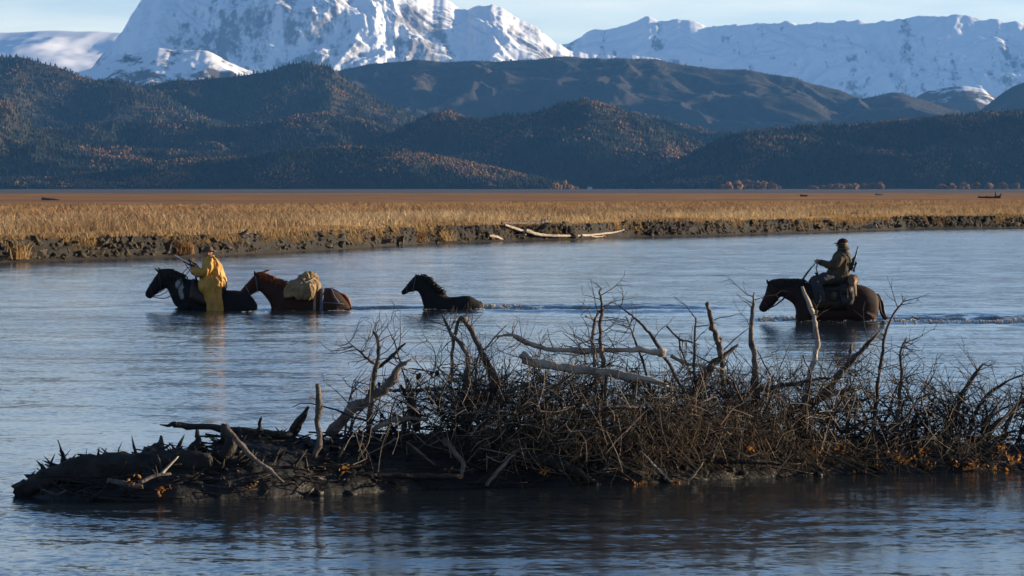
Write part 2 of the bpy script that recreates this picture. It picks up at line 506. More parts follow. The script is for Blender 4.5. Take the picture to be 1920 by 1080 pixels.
ridge('snowy_knoll', [(-200, 200), (120, 145), (180, 124), (230, 101), (265, 96), (300, 91), (350, 93), (385, 95), (420, 111), (460, 131), (520, 142), (700, 200)], 15500, 14600, 35, 320, 80, 60, 420, M['knoll'], power=.7, px0=-200, px1=800, crest_noise=10)
ridge('dusted_knoll', [(1500, 260), (1640, 215), (1700, 190), (1740, 170), (1790, 160), (1840, 164), (1870, 185), (1960, 230), (2200, 280)], 15800, 14900, 36, 300, 80, 60, 420, M['knoll_b'], power=.7, px0=1450, px1=2300, crest_noise=10)
BV3, Bv = ridge('brush_mountain', [(-600, 230), (300, 190), (560, 150), (640, 134), (700, 121), (780, 113), (900, 119), (1000, 117), (1060, 111), (1150, 113), (1230, 113), (1320, 130), (1400, 132), (1450, 140), (1530, 156), (1580, 171), (1612, 189), (1660, 179), (1690, 178), (1720, 190), (1790, 212), (1900, 236), (2400, 300)],
      13500, 12400, 45, 620, 160, 120, 520, M['brush'], power=.75, px0=-300, px1=2300, spur=.8, crest_noise=8)
ridge('brush_foothill', [(1500, 300), (1800, 235), (1860, 190), (1895, 166), (1940, 150), (2100, 110), (2500, 90)], 13000, 12000, 47, 200, 70, 60, 700, M['brush'], power=.7, px0=1600, px1=2600, crest_noise=8)

wood = []
def fr(crest, dc, db, seed, amp, ns, power=.62, px0=-450, px1=2370, nx=420, ny=70):
    V3, v = ridge('wooded_hill', crest, dc, db, seed, nx, ny, amp, ns, M['forest_floor'], power=power, zb=-3, px0=px0, px1=px1, crest_noise=3.0)
    wood.append((V3, v))
    return V3
fr([(-450, 100), (0, 108), (40, 109), (110, 125), (150, 141), (180, 150), (240, 158), (300, 178), (340, 205), (400, 230), (600, 300), (800, 365), (2400, 380)], 9300, 8850, 61, 60, 380, px1=900)
fr([(-450, 330), (150, 260), (250, 165), (330, 151), (420, 145), (500, 136), (540, 121), (580, 118), (620, 126), (650, 150), (680, 170), (720, 195), (770, 215), (820, 240), (900, 300), (1000, 370), (2400, 380)], 9700, 9250, 63, 60, 380, px0=0, px1=1100)
fr([(-450, 380), (900, 300), (1000, 240), (1150, 216), (1200, 218), (1260, 234), (1330, 250), (1400, 255), (1500, 262), (1650, 262), (1750, 280), (1900, 320), (2400, 360)], 9500, 9100, 65, 55, 380, px0=850, px1=2100)
fr([(-450, 200), (0, 235), (100, 246), (200, 237), (300, 226), (380, 228), (440, 240), (500, 233), (560, 226), (640, 222), (700, 229), (760, 246), (850, 262), (950, 300), (1050, 362), (2400, 380)], 8000, 7680, 67, 50, 300, px1=1150)
fr([(-450, 380), (560, 345), (640, 300), (700, 270), (760, 241), (800, 222), (845, 210), (870, 222), (900, 231), (960, 222), (1000, 215), (1050, 196), (1100, 190), (1140, 200), (1180, 222), (1230, 236), (1280, 256), (1350, 290), (1420, 330), (1480, 362), (2400, 380)], 7800, 7420, 69, 44, 300, px0=500, px1=1600)
fr([(-450, 130), (-100, 165), (0, 190), (20, 195), (45, 222), (70, 243), (110, 262), (160, 272), (240, 277), (330, 287), (420, 300), (520, 325), (580, 362), (2400, 380)], 6900, 6600, 71, 34, 240, px1=700)
fr([(-450, 380), (1120, 362), (1200, 340), (1290, 300), (1350, 266), (1400, 249), (1500, 241), (1600, 236), (1700, 230), (1800, 220), (1850, 213), (1920, 212), (2370, 195)], 7000, 6620, 73, 24, 240, px0=1050)
fr([(-450, 348), (100, 338), (240, 322), (330, 301), (450, 296), (560, 281), (640, 275), (720, 279), (800, 290), (880, 306), (960, 325), (1020, 340), (1058, 353), (1100, 366), (2400, 380)], 6350, 6170, 75, 14, 200, px1=1200)

# the woods: one mass of far trees, spruce and autumn broadleaf
rng = np.random.default_rng(4)
def spruce_t():
    V = [(0, 0, 1)]
    for z, r, n in ((.45, .15, 5), (.08, .24, 5)):
        for k in range(n):
            a = 2 * math.pi * (k + (.5 if z < .2 else 0)) / n
            V.append((r * math.cos(a), r * math.sin(a), z))
    V.append((0, 0, .72)); V = [tuple(x) for x in V]
    Fs = [(0, 1 + k, 1 + (k + 1) % 5) for k in range(5)] + [(11, 6 + k, 6 + (k + 1) % 5) for k in range(5)]
    return np.array(V), np.array(Fs)
def ico():
    t = (1 + 5 ** .5) / 2
    V = np.array([(-1, t, 0), (1, t, 0), (-1, -t, 0), (1, -t, 0), (0, -1, t), (0, 1, t), (0, -1, -t), (0, 1, -t), (t, 0, -1), (t, 0, 1), (-t, 0, -1), (-t, 0, 1)], float) / math.hypot(1, t)
    Fs = np.array([(0, 11, 5), (0, 5, 1), (0, 1, 7), (0, 7, 10), (0, 10, 11), (1, 5, 9), (5, 11, 4), (11, 10, 2), (10, 7, 6), (7, 1, 8), (3, 9, 4), (3, 4, 2), (3, 2, 6), (3, 6, 8), (3, 8, 9), (4, 9, 5), (2, 4, 11), (6, 2, 10), (8, 6, 7), (9, 8, 1)])
    return V, Fs
IV, IFc = ico()
def broad_t(seed):
    r = np.random.default_rng(seed)
    V = IV * r.uniform(.75, 1.2, (12, 1)) * np.array((.30, .30, .42)) + np.array((0, 0, .58))
    return V, IFc
TPL = [spruce_t(), broad_t(1), broad_t(2), broad_t(3)]
M['trees'] = mat('far_foliage', (1, 1, 1), (.75, .75, .75), .05, .9, attr=True)
def forest(V3, v, count, hmin, hmax, seed, autumn):
    r = np.random.default_rng(seed)
    nr, nc, _ = V3.shape
    ncrest = int(np.argmin(np.abs(v - 1.0)))
    i = r.uniform(0, min(nr - 1.01, ncrest + 3), count); j = r.uniform(0, nc - 1.01, count)
    i0 = i.astype(int); j0 = j.astype(int); fi = (i - i0)[:, None]; fj = (j - j0)[:, None]
    p = (V3[i0, j0] * (1 - fi) * (1 - fj) + V3[i0 + 1, j0] * fi * (1 - fj) + V3[i0, j0 + 1] * (1 - fi) * fj + V3[i0 + 1, j0 + 1] * fi * fj)
    keep = p[:, 2] > 0
    p = p[keep]; n = len(p)
    clump = 1.15 * fbm(p[:, 0] / 130, p[:, 1] / 130, 3, seed) + r.normal(0, .11, n)
    aut = clump > autumn
    h = r.uniform(hmin, hmax, n) * np.where(aut, .72, 1)
    kind = np.where(aut, r.integers(1, 4, n), 0)
    Vs, Fs, Cs = [], [], []; off = 0
    for k, (TV, TF) in enumerate(TPL):
        q = np.where(kind == k)[0]
        if not len(q): continue
        a = r.uniform(0, 6.28, len(q)); ca, sa = np.cos(a)[:, None], np.sin(a)[:, None]
        hh = h[q][:, None]; w = hh * r.uniform(.8, 1.25, (len(q), 1))
        X = (TV[:, 0] * ca - TV[:, 1] * sa) * w; Yv = (TV[:, 0] * sa + TV[:, 1] * ca) * w; Zv = TV[:, 2] * hh
        W = np.stack([X, Yv, Zv], -1) + p[q][:, None, :] - np.array((0, 0, .6))
        Vs.append(W.reshape(-1, 3))
        Fs.append((TF[None] + (np.arange(len(q)) * len(TV))[:, None, None]).reshape(-1, 3) + off); off += len(q) * len(TV)
        if k == 0: c = np.array((.016, .026, .015)) * r.uniform(.6, 1.5, (len(q), 1))
        else:
            m = r.uniform(0, 1, (len(q), 1))
            c = (np.array((.24, .11, .033)) * m + np.array((.12, .08, .047)) * (1 - m)) * r.uniform(.6, 1.25, (len(q), 1))
        Cs.append(np.repeat(c, len(TV), 0))
    me = fastmesh('woodland', np.vstack(Vs), np.vstack(Fs), smooth=True)
    colattr(me, np.vstack(Cs))
    props(link('woodland', me, M['trees']), kind='stuff')
forest(BV3, Bv, 16000, 4.5, 9, 99, .45)
cnt = [9500, 9500, 8500, 10000, 10000, 8000, 12500, 9500]
hts = [(8, 14), (8, 14), (8, 14), (6.5, 13), (6.5, 13), (5.5, 11), (5.5, 12), (5, 10)]
auts = [.26, .24, .17, .16, .08, .12, .27, .10]
for k, (V3, v) in enumerate(wood):
    forest(V3, v, cnt[k], *hts[k], 100 + k, auts[k])

# ------------------------------------------------------------------ meadow and its bank
MZ = 0.80
S = np.concatenate([[0, .3, .6], np.geomspace(1, 1120, 110)])
A = np.linspace(-110, 130, 200)
SS, AA = np.meshgrid(S, A, indexing='ij')
MX = AA * (1 + SS / 170.0)
MY = bank_y(AA) + 1.15 + SS * (1 + .06 * fbm(AA / 60, AA * 0, 3, 77)) + .35 * fbm(AA / 1.2, AA * 0, 4, 71)
MZz = MZ + .05 * fbm(MX / 6, MY / 9, 3, 72) + .10 * fbm(MX / 40, MY / 60, 2, 73) * np.clip(SS / 30, 0, 1)
MZz[-1] = -.3
mm = bpy.data.materials.new('meadow_grass_ground'); mm.use_nodes = True
N = mm.node_tree.nodes; L = mm.node_tree.links; b = N['Principled BSDF']; b.inputs['Roughness'].default_value = .95; b.inputs['Specular IOR Level'].default_value = .1
g = N.new('ShaderNodeNewGeometry')
def mnoise(stretch, detail=4):
    mp = N.new('ShaderNodeMapping'); mp.inputs['Scale'].default_value = stretch; L.new(g.outputs['Position'], mp.inputs['Vector'])
    n = N.new('ShaderNodeTexNoise'); n.inputs['Scale'].default_value = 1; n.inputs['Detail'].default_value = detail; L.new(mp.outputs['Vector'], n.inputs['Vector'])
    return n
na = mnoise((.012, .022, .02)); nb = mnoise((.16, .06, .2))
cr = N.new('ShaderNodeValToRGB'); L.new(na.outputs['Fac'], cr.inputs['Fac'])
cr.color_ramp.elements[0].position = .34; cr.color_ramp.elements[0].color = (.16, .075, .025, 1)
cr.color_ramp.elements[1].position = .66; cr.color_ramp.elements[1].color = (.35, .185, .07, 1)
e = cr.color_ramp.elements.new(.5); e.color = (.31, .145, .045, 1)
mx = N.new('ShaderNodeMix'); mx.data_type = 'RGBA'; mx.blend_type = 'MULTIPLY'; mx.inputs['Factor'].default_value = .8
c2 = N.new('ShaderNodeValToRGB'); L.new(nb.outputs['Fac'], c2.inputs['Fac'])
c2.color_ramp.elements[0].position = .35; c2.color_ramp.elements[0].color = (.62, .58, .55, 1); c2.color_ramp.elements[1].position = .65; c2.color_ramp.elements[1].color = (1.15, 1.1, 1.0, 1)
L.new(cr.outputs['Color'], mx.inputs['A']); L.new(c2.outputs['Color'], mx.inputs['B']); L.new(mx.outputs['Result'], b.inputs['Base Color'])
props(link('meadow', fastmesh('meadow', np.stack([MX, MY, MZz], -1).reshape(-1, 3), gridfaces(*MX.shape)), mm), kind='structure')

# bank face: undercut, cracked and slumped silt
bx = np.linspace(-60, 80, 2400)
prof = [(-.6, -.25), (0, -.05), (.25, .05), (.45, .10), (.60, .15), (.70, .22), (.76, .30), (.80, .38), (.84, .46), (.88, .54), (.93, .62), (.98, .69), (1.04, .75), (1.25, .79), (1.9, .78)]
def bank_off(X, z, k):
    big = fbm(X / 3.2, X * 0 + .3, 3, 83); mid = fbm(X / .8, z / .45 + X * 0, 4, 81); fine = fbm(X / .26, z / .2 + X * 0, 3, 82, ridged=True)
    w = np.where((k >= 3) & (k <= 12), 1.0, .35)
    return big * .5 + w * (.55 * mid - .30 * fine * (k > 4))
rows = []
for k, (o, z) in enumerate(prof):
    rows.append(np.stack([bx, bank_y(bx) + o + bank_off(bx, z, k), np.full_like(bx, z) + (.07 * fbm(bx / .5, bx * 0 + k * .7, 3, 84) if 3 < k < 13 else 0)], -1))
rows = np.array(rows)
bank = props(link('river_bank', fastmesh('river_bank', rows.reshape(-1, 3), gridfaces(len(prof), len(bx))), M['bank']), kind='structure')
# clods broken out of the bank
clods = []
for k in range(8):
    r = np.random.default_rng(200 + k)
    mbc = MB()
    V = np.sign(IV) * np.abs(IV) ** .7 * r.uniform(.45, 1.3, (12, 1)) * r.uniform(.6, 1.4, 3)
    mbc.add(V, [tuple(f) for f in IFc])
    me = mbc.mesh('earth_clod', smooth=False); me.materials.append(M['clod']); clods.append(me)
r = np.random.default_rng(5)
xg = np.linspace(-30, 50, 400); pg = xg / (bank_y(xg) + .8) * F + 960
for k in range(300):
    px = r.uniform(-20, 1940)
    X = float(np.interp(px, pg, xg))
    if perlin(X / 1.7, .2, 9) < r.uniform(-.6, .2): X += r.normal(0, .8)
    kk = int(r.choice([3, 4, 5, 6, 7, 8, 9, 9, 10, 10, 11, 11])); o_, z_ = prof[kk]
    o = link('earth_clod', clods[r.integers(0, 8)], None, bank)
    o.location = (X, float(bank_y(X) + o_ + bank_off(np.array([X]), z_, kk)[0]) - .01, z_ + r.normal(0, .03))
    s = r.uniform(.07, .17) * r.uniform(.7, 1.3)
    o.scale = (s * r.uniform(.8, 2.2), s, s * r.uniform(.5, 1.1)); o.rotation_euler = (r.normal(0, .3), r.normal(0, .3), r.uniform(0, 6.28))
Vs, Fs = [], []; off = 0
rX = r.uniform(-28, 46, 2400); rK = r.integers(3, 12, 2400); pz = np.array(prof)
rY = bank_y(rX) + pz[rK, 0] + bank_off(rX, pz[rK, 1], rK)
for k in range(2400):
    X = rX[k]; z_ = pz[rK[k], 1]
    s = r.uniform(.025, .10)
    V = IV * r.uniform(.5, 1.3, (12, 1)) * np.array((s * r.uniform(.8, 1.8), s, s * r.uniform(.6, 1.5)))
    Vs.append(V + (X, rY[k], z_ + r.normal(0, .03))); Fs.append(IFc + off); off += 12
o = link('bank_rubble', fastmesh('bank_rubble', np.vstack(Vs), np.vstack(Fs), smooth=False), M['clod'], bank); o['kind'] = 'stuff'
# dark sheet beyond the meadow, painted in place of water reflecting the hills
mb = MB(); mb.add([(-9000, 1150, .12), (9000, 1150, .12), (12000, 6900, .12), (-12000, 6900, .12)], [(0, 1, 2, 3)])
M['flat'] = mat('dark_hill_reflection', (.05, .05, .055), (.03, .03, .035), .004, .8)
props(mb.obj('hill_reflection_sheet', M['flat'], (0, 0, 0)), kind='structure')

# grass blades
def blades(n, pos, h, w, lean, r, cols, name, mt):
    a = r.uniform(0, 2 * math.pi, n); sx, sy = np.cos(a) * w * .5, np.sin(a) * w * .5
    la = r.normal(0, 1, (n, 2)) * lean[:, None] + np.array((-.10, 0)) * h[:, None]
    B = pos
    V = np.zeros((n, 5, 3))
    V[:, 0] = B + np.stack([-sx, -sy, 0 * h], -1); V[:, 1] = B + np.stack([sx, sy, 0 * h], -1)
    mid = B + np.stack([la[:, 0] * .35, la[:, 1] * .35, h * .6], -1)
    V[:, 2] = mid + np.stack([sx * .7, sy * .7, 0 * h], -1); V[:, 3] = mid - np.stack([sx * .7, sy * .7, 0 * h], -1)
    V[:, 4] = B + np.stack([la[:, 0], la[:, 1], h], -1)
    o = (np.arange(n) * 5)[:, None]
    T = np.concatenate([o + np.array((0, 1, 2)), o + np.array((0, 2, 3)), o + np.array((3, 2, 4))], 0)
    me = fastmesh(name, V.reshape(-1, 3), T, smooth=False)
    colattr(me, np.repeat(cols, 5, 0))
    return link(name, me, mt)
M['grass'] = mat('dry_grass', (1, 1, 1), (.85, .85, .85), 1.0, .9, attr=True, trans=.35, spec=.1)
r = np.random.default_rng(6)
n = 150000
a_ = r.uniform(-32, 46, n)
s_ = 1.1 * (r.uniform(0, 1, n) ** 1.5) * 190
s_[:26000] = r.uniform(-.12, 2.5, 26000)
a_[:26000] = r.uniform(-26, 44, 26000)
X = a_ * (1 + s_ / 170); Y = bank_y(a_) + 1.12 + s_ + .35 * fbm(a_ / 1.2, a_ * 0, 4, 71)
band = 1.25 * fbm(X / 11, Y / 20, 3, 91) + .45 * fbm(X / 2.2, Y / 5, 2, 92)
h = np.where(s_ < 4, r.uniform(.10, .30, n), r.uniform(.25, .62, n)) * (1 + .5 * band)
h = np.where((s_ > 4) & (s_ < 70), h * 1.15, h * .9)
w = r.uniform(.02, .05, n) * (1 + s_ / 150)
gold = np.array((.49, .325, .155)); brown = np.array((.22, .14, .08)); rust = np.array((.33, .19, .09)); straw = np.array((.60, .46, .28))
mixv = np.clip(band * 2.2 + .35 + r.normal(0, .18, n), 0, 1)[:, None]
far = np.clip((s_ - 45) / 60, 0, 1)[:, None]
near = np.clip(1 - s_ / 25, 0, 1)[:, None]
c = (straw * r.uniform(.4, 1, (n, 1)) + gold * .45) / 1.25 * (1 - mixv) + brown * mixv
c = c * (1 - .6 * far) + rust * .6 * far
c = c * (1 - .55 * near) + gold * .55 * near
c *= r.uniform(.7, 1.15, (n, 1))
props(blades(n, np.stack([X, Y, np.full(n, MZ - .03)], -1), h * .85, w * 1.35, h * .42, r, c, 'meadow_grass', M['grass']), kind='stuff')
# grass hanging over the lip
n = 26000
a_ = r.uniform(-26, 44, n)
keep = fbm(a_ / 1.6, a_ * 0 + .5, 3, 95) > -.12
a_ = a_[keep]; n = len(a_)
X = a_; Y = bank_y(a_) + r.uniform(.72, 1.15, n) + .3 * fbm(a_ / 1.2, a_ * 0, 4, 71)
h = -r.uniform(.06, .45, n) * np.clip(1 + 2.2 * fbm(a_ / 1.5, a_ * 0, 2, 96), .15, 1.8)
c = gold * r.uniform(.35, .95, (n, 1))
hg = blades(n, np.stack([X, Y, np.full(n, MZ - .02) + r.uniform(-.1, .04, n)], -1), h, np.full(n, .035), np.abs(h) * .5, r, c, 'hanging_grass', M['grass'])
props(hg, kind='stuff')

# tussocks that slid down the bank
def tussock_mesh(seed):
    r = np.random.default_rng(seed); n = 260
    pos = np.stack([r.normal(0, .2, n), r.normal(0, .14, n), np.zeros(n)], -1)
    h = r.uniform(.25, .6, n)
    c = (gold if seed % 2 else rust * 1.1) * r.uniform(.5, 1.05, (n, 1))
    o = blades(n, pos, h, np.full(n, .035), h * .45, r, c, 'tussock', M['grass'])
    me = o.data; bpy.data.objects.remove(o)
    return me
tm = [tussock_mesh(k) for k in range(301, 305)]
TUS = [(18, 492, 1.5, 'rust brown grass tussock at the waterline by the left edge of the picture'),
       (345, 482, 1.2, 'golden grass tussock on the mud just left of the yellow coated rider'),
       (468, 462, 1.1, 'dry grass tussock hanging on the bank above the chestnut pack horse'),
       (778, 458, 1.2, 'squat golden tussock low on the bank above the black foal'),
       (826, 456, 1.5, 'tall pale grass clump at the water straight above the foal'),
       (1225, 440, 2.3, 'broad rusty grass hummock right of the long bleached log'),
       (1300, 438, 2.2, 'golden grass hummock sloping to the water between rusty hummock and clods'),
       (1365, 434, 2.2, 'rounded tussock with dark gap beneath, left of the capped rider'),
       (1470, 436, 1.5, 'low tussock at the water left of the capped rider'),
       (1537, 433, 2.0, 'round orange tussock on the bank beside the head of the capped rider'),
       (1655, 429, 1.8, 'narrow tussock at the end of the half buried pale logs'),
       (1745, 426, 1.4, 'small golden tussock on the bank toward the right edge')]
for k, (px, py, s, lab) in enumerate(TUS):
    d = 17850 / (py - HY) + .55
    o = link('grass_tussock', tm[k % 4], None)
    o.location = P(px, py - 4, d); o.location.z = .10
    o.scale = (s, s, s * .85); o.rotation_euler = (0, 0, k * 1.3)
    props(o, lab, 'grass tussock', 'tussocks slumped down the far bank')

# ------------------------------------------------------------------ animals and riders
class Zc:
    """enlarged photo crop -> world plane at distance d"""
    def __init__(s, x0, y0, k, d): s.x0, s.y0, s.k, s.d = x0, y0, k, d
    def w(s, zx, zy, yl=0.0):
        return P(s.x0 + zx / s.k, s.y0 + zy / s.k, s.d, 0) + np.array((0, yl, 0))
    def m(s, z): return z / s.k * s.d / F

def sec_ring(t, bt, w, n=18, scale=1.0, y0=0.0, a0=0, a1=2 * math.pi, pw=.86):
    c = (t + bt) / 2; hv = (t - bt) / 2
    out = []
    ang = np.linspace(a0, a1, n, endpoint=(a1 - a0) < 6.2)
    for a in ang:
        ca, sa = math.cos(a), math.sin(a)
        ca = math.copysign(abs(ca) ** pw, ca); sa = math.copysign(abs(sa) ** pw, sa)
        p = c + hv * ca * scale
        out.append((p[0], p[1] + w * sa * scale, p[2]))
    return np.array(out)

class Horse:
    def __init__(s, name, Z, secs, label, cat, coat, legs, ears, vox=.022, bed=-1.0, depth_scale=1.0):
        s.Z = Z
        s.T = np.array([Z.w(a, b_) for a, b_, c, d, w in secs]); s.B = np.array([Z.w(c, d) for a, b_, c, d, w in secs]); s.W = np.array([w for *_, w in secs])
        cx = float((s.T[:, 0].max() + s.T[:, 0].min()) / 2)
        s.root = empty(name, (cx, Z.d, bed), label, cat)
        n = len(secs) * 4
        s.n = n
        T = catmull(s.T, n); Bm = catmull(s.B, n); W = catmull(s.W[:, None], n)[:, 0]
        s.Tf, s.Bf, s.Wf = T, Bm, W
        mb = MB()
        loft(mb, [sec_ring(T[i], Bm[i], max(.012, W[i])) for i in range(n)])
        for pts, rad in legs:
            q = np.array([Z.w(a, b_, c) for a, b_, c in pts])
            tube(mb, catmull(q, 16), np.interp(np.linspace(0, 1, 16), np.linspace(0, 1, len(rad)), rad), 10)
        for (bx_, by, tx, ty, yl, r0) in ears:
            p0, p1 = Z.w(bx_, by, yl), Z.w(tx, ty, yl * 1.25)
            q = np.array([p0 * (1 - t) + p1 * t for t in (-.25, .15, .45, .75, 1)])
            tube(mb, q, np.array((.8, 1.0, .92, .6, .2)) * r0, 10)
        s.body = link('body', remesh(mb, 'body', vox, 3, tuple(s.root.location)), coat, s.root)
        # eyes
        for sg in (-1, 1): pass
    def at(s, u):
        """section at parameter u in 0..1 from rump to muzzle"""
        f = u * (s.n - 1); i = int(min(f, s.n - 2)); t = f - i
        g = lambda A: A[i] * (1 - t) + A[i + 1] * t
        return g(s.Tf), g(s.Bf), g(s.Wf)
    def u_of(s, k): return k / (len(s.W) - 1)
    def strap(s, name, k, mt, r=.012, scale=1.04, parent=None, wide=1.0, a0=0, a1=2 * math.pi):
        """flat strap right round the body at section k (fractional)"""
        t, bt, w = s.at(s.u_of(k))
        ring = sec_ring(t, bt, w, 28, scale, a0=a0, a1=a1)
        if a1 - a0 > 6.2: ring = np.vstack([ring, ring[:1]])
        mb = MB()
        ax = np.array(s.at(min(1, s.u_of(k) + .01))[0]) - t
        ax = ax / (np.linalg.norm(ax) + 1e-9)
        m_, nn = len(ring), 4
        V = []; Fs = []
        cen = (t + bt) / 2
        for p in ring:
            o_ = p - cen; o_ = o_ / (np.linalg.norm(o_) + 1e-9)
            for da, dr in ((-wide, 0), (wide, 0), (wide, 1), (-wide, 1)):
                V.append(p + ax * r * da + o_ * dr * .008)
        for i in range(m_ - 1):
            for j in range(4):
                k2 = (j + 1) % 4
                Fs.append((i * 4 + j, i * 4 + k2, (i + 1) * 4 + k2, (i + 1) * 4 + j))
        mb.add(V, Fs)
        me = mb.mesh(name, s.root.location)
        return link(name, me, mt, parent or s.root)
    def mane(s, k0, k1, mt, n, ln, rng, fall=.8, name='mane'):
        V = []; 
        cnt = n
        mb = MB()
        for i in range(cnt):
            k = rng.uniform(k0, k1)
            t, bt, w = s.at(s.u_of(k))
            up = (t - bt); up = up / np.linalg.norm(up)
            side = rng.choice([-1, -1, 1]) * rng.uniform(.3, 1)
            l = ln * rng.uniform(.6, 1.2)
            p0 = t - up * .02 + np.array((0, side * .015, 0))
            p1 = t + up * l * .28 + np.array((rng.normal(.03, .03), side * .05, 0))
            p2 = t + up * l * (.28 - fall * .5) + np.array((rng.normal(.07, .05), side * (.07 + w * .3), -.02))
            p3 = t - up * l * fall * .9 + np.array((rng.normal(.09, .06), side * (.05 + w * .75), -.05))
            tube(mb, catmull([p0, p1, p2, p3], 6), np.array((.014, .016, .014, .011, .008, .003)), 4, cap=False)
        return mb.part(name, mt, s.root)
    def eye(s, k, f, mt):
        t, bt, w = s.at(s.u_of(k))
        for sg in (-1, 1):
            c = t * (1 - f) + bt * f + np.array((0, sg * w * .93, 0))
            mb = MB(); ball(mb, c, .02, 8, 6, (1.2, .7, .9)); mb.part('eye', mt, s.root)

def wire(mb, pts, r, n=16, sides=5): tube(mb, catmull(np.array(pts), n), r, sides)

hr = np.random.default_rng(12)
def leg_pair(front_x, hind_x, sh_y, hip_y, k):
    """four legs in crop coordinates reaching to the river bed; k = crop units per metre"""
    L_ = []
    for sg in (-1, 1):
        y = .15 * sg
        L_.append(([(front_x, sh_y, y), (front_x + .03 * k, sh_y + .35 * k, y), (front_x, sh_y + .62 * k, y), (front_x - .02 * k * sg, sh_y + .92 * k, y), (front_x - .06 * k, sh_y + 1.06 * k, y)], (.13, .085, .06, .042, .06)))
        L_.append(([(hind_x, hip_y, y), (hind_x - .12 * k, hip_y + .33 * k, y), (hind_x + .10 * k, hip_y + .62 * k, y), (hind_x + .06 * k, hip_y + .92 * k, y), (hind_x, hip_y + 1.06 * k, y)], (.17, .11, .055, .04, .06)))
    return L_

# --- paint horse
ZA = Zc(250, 440, 6.75, WLY)
paint = Horse('horse', ZA, [
    (1572, 895, 1568, 965, .05), (1550, 852, 1540, 1050, .16), (1500, 786, 1480, 1110, .22), (1420, 727, 1400, 1130, .27), (1320, 706, 1300, 1135, .29),
    (1180, 700, 1160, 1130, .30), (1000, 660, 1000, 1110, .30), (860, 604, 850, 1060, .28), (780, 570, 740, 1010, .26), (700, 562, 620, 960, .22),
    (630, 543, 545, 912, .18), (565, 512, 508, 868, .14), (510, 487, 478, 795, .11), (455, 466, 447, 720, .10), (405, 458, 420, 678, .095),
    (362, 462, 388, 690, .095), (318, 478, 345, 712, .09), (280, 520, 308, 738, .085), (242, 578, 275, 762, .07), (207, 633, 250, 783, .06),
    (174, 686, 232, 800, .055), (152, 735, 218, 812, .05), (150, 775, 190, 806, .035)],
    'dark horse with a white neck patch carrying the yellow coated rider', 'horse', M['paint'],
    leg_pair(640, 1440, 900, 960, 601), [(352, 490, 262, 412, -.05, .032), (372, 480, 292, 404, .05, .032)], bed=-1.05)
me = paint.body.data
v = verts_of(me) + np.array(paint.root.location)
zx = (v[:, 0] * F / v[:, 1].clip(1) + 960 - 250) * 6.75
zy = ((HC - v[:, 2]) * F / v[:, 1].clip(1) + HY - 440) * 6.75
edge = 18 * perlin(v[:, 0] * 9, v[:, 2] * 9, 3)
wpatch = (zx > np.interp(zy, [520, 640, 800], [548, 540, 600]) + edge) & (zx < np.interp(zy, [520, 560, 700, 800], [600, 622, 632, 632]) + edge) & (zy > 505) & (zy < 815)
colattr(me, np.where(wpatch[:, None], np.array((.24, .235, .23)), np.array((.007, .006, .006))))
paint.mane(10.2, 15.2, M['mane_black'], 190, .16, hr)
paint.mane(15.0, 16.0, M['mane_black'], 24, .12, hr, name='forelock')
paint.eye(17.2, .22, M['gunblack'])
br = paint.strap('bridle', 19.0, M['leather'], .014)
paint.strap('cheek_strap', 15.7, M['leather'], .012, parent=br)
mb = MB()
wire(mb, [ZA.w(250, 772, -.06), ZA.w(330, 730, -.09), ZA.w(405, 686, -.12)], .009)
mb.part('curb_strap', M['leather'], paint.root)
for sg, pts in ((-1, [(245, 775, -.07), (320, 800, -.13), (440, 796, -.22), (560, 690, -.2), (640, 560, -.14), (700, 470, -.08), (735, 425, -.05)]), (1, [(245, 775, .07), (330, 770, .12), (440, 700, .2), (600, 510, .1), (690, 420, 0), (735, 420, .02)])):
    mb = MB(); wire(mb, [ZA.w(*p) for p in pts], .009, 28); o = mb.part('rein', M['leather'], paint.root)
# saddle
def saddle(H, Z, seat, k0, k1, mtp):
    """pad, seat, cantle, horn and stirrups in crop coordinates"""
    mb = MB()
    rings = []
    for k in np.linspace(k0, k1, 8):
        t, bt, w = H.at(H.u_of(k))
        o1 = sec_ring(t, bt, w, 15, 1.05, a0=-1.75, a1=1.75); o2 = sec_ring(t, bt, w, 15, 1.01, a0=1.75, a1=-1.75)
        rings.append(np.vstack([o1, o2[::1]]))
    loft(mb, rings)
    pad = mb.part('saddle_pad', mtp, H.root)
    mb = MB()
    x0, x1, y = seat
    for i, (f, hgt, wd) in enumerate([]): pass
    rings = []
    for f, lift, wd in ((0, .12, .10), (.08, .10, .17), (.25, .055, .20), (.5, .035, .21), (.75, .06, .21), (.92, .12, .19), (1.0, .15, .15)):
        c = Z.w(x0 + (x1 - x0) * f, y)
        rg = []
        for a in np.linspace(-1.9, 1.9, 11): rg.append((c[0], c[1] + wd * 1.25 * math.sin(a * .83), c[2] + lift - .16 * (1 - math.cos(a * .8))))
        for a in np.linspace(1.9, -1.9, 11): rg.append((c[0], c[1] + wd * 1.1 * math.sin(a * .83), c[2] + lift - .05 - .16 * (1 - math.cos(a * .8))))
        rings.append(np.array(rg))
    loft(mb, rings)
    sd = link('saddle', remesh(mb, 'saddle', .018, 2, tuple(H.root.location)), M['leather'], H.root)
    mb = MB(); c = Z.w(x0, y); tube(mb, [c + (0, 0, .06), c + (-.01, 0, .14), c + (-.02, 0, .2)], (.03, .022, .022), 8); ball(mb, c + (-.025, 0, .21), .035, 10, 6, (1.2, 1.2, .5))
    mb.part('saddle_horn', M['leather'], H.root)
saddle(paint, ZA, (800, 1120, 640), 5.6, 8.4, M['leather'])

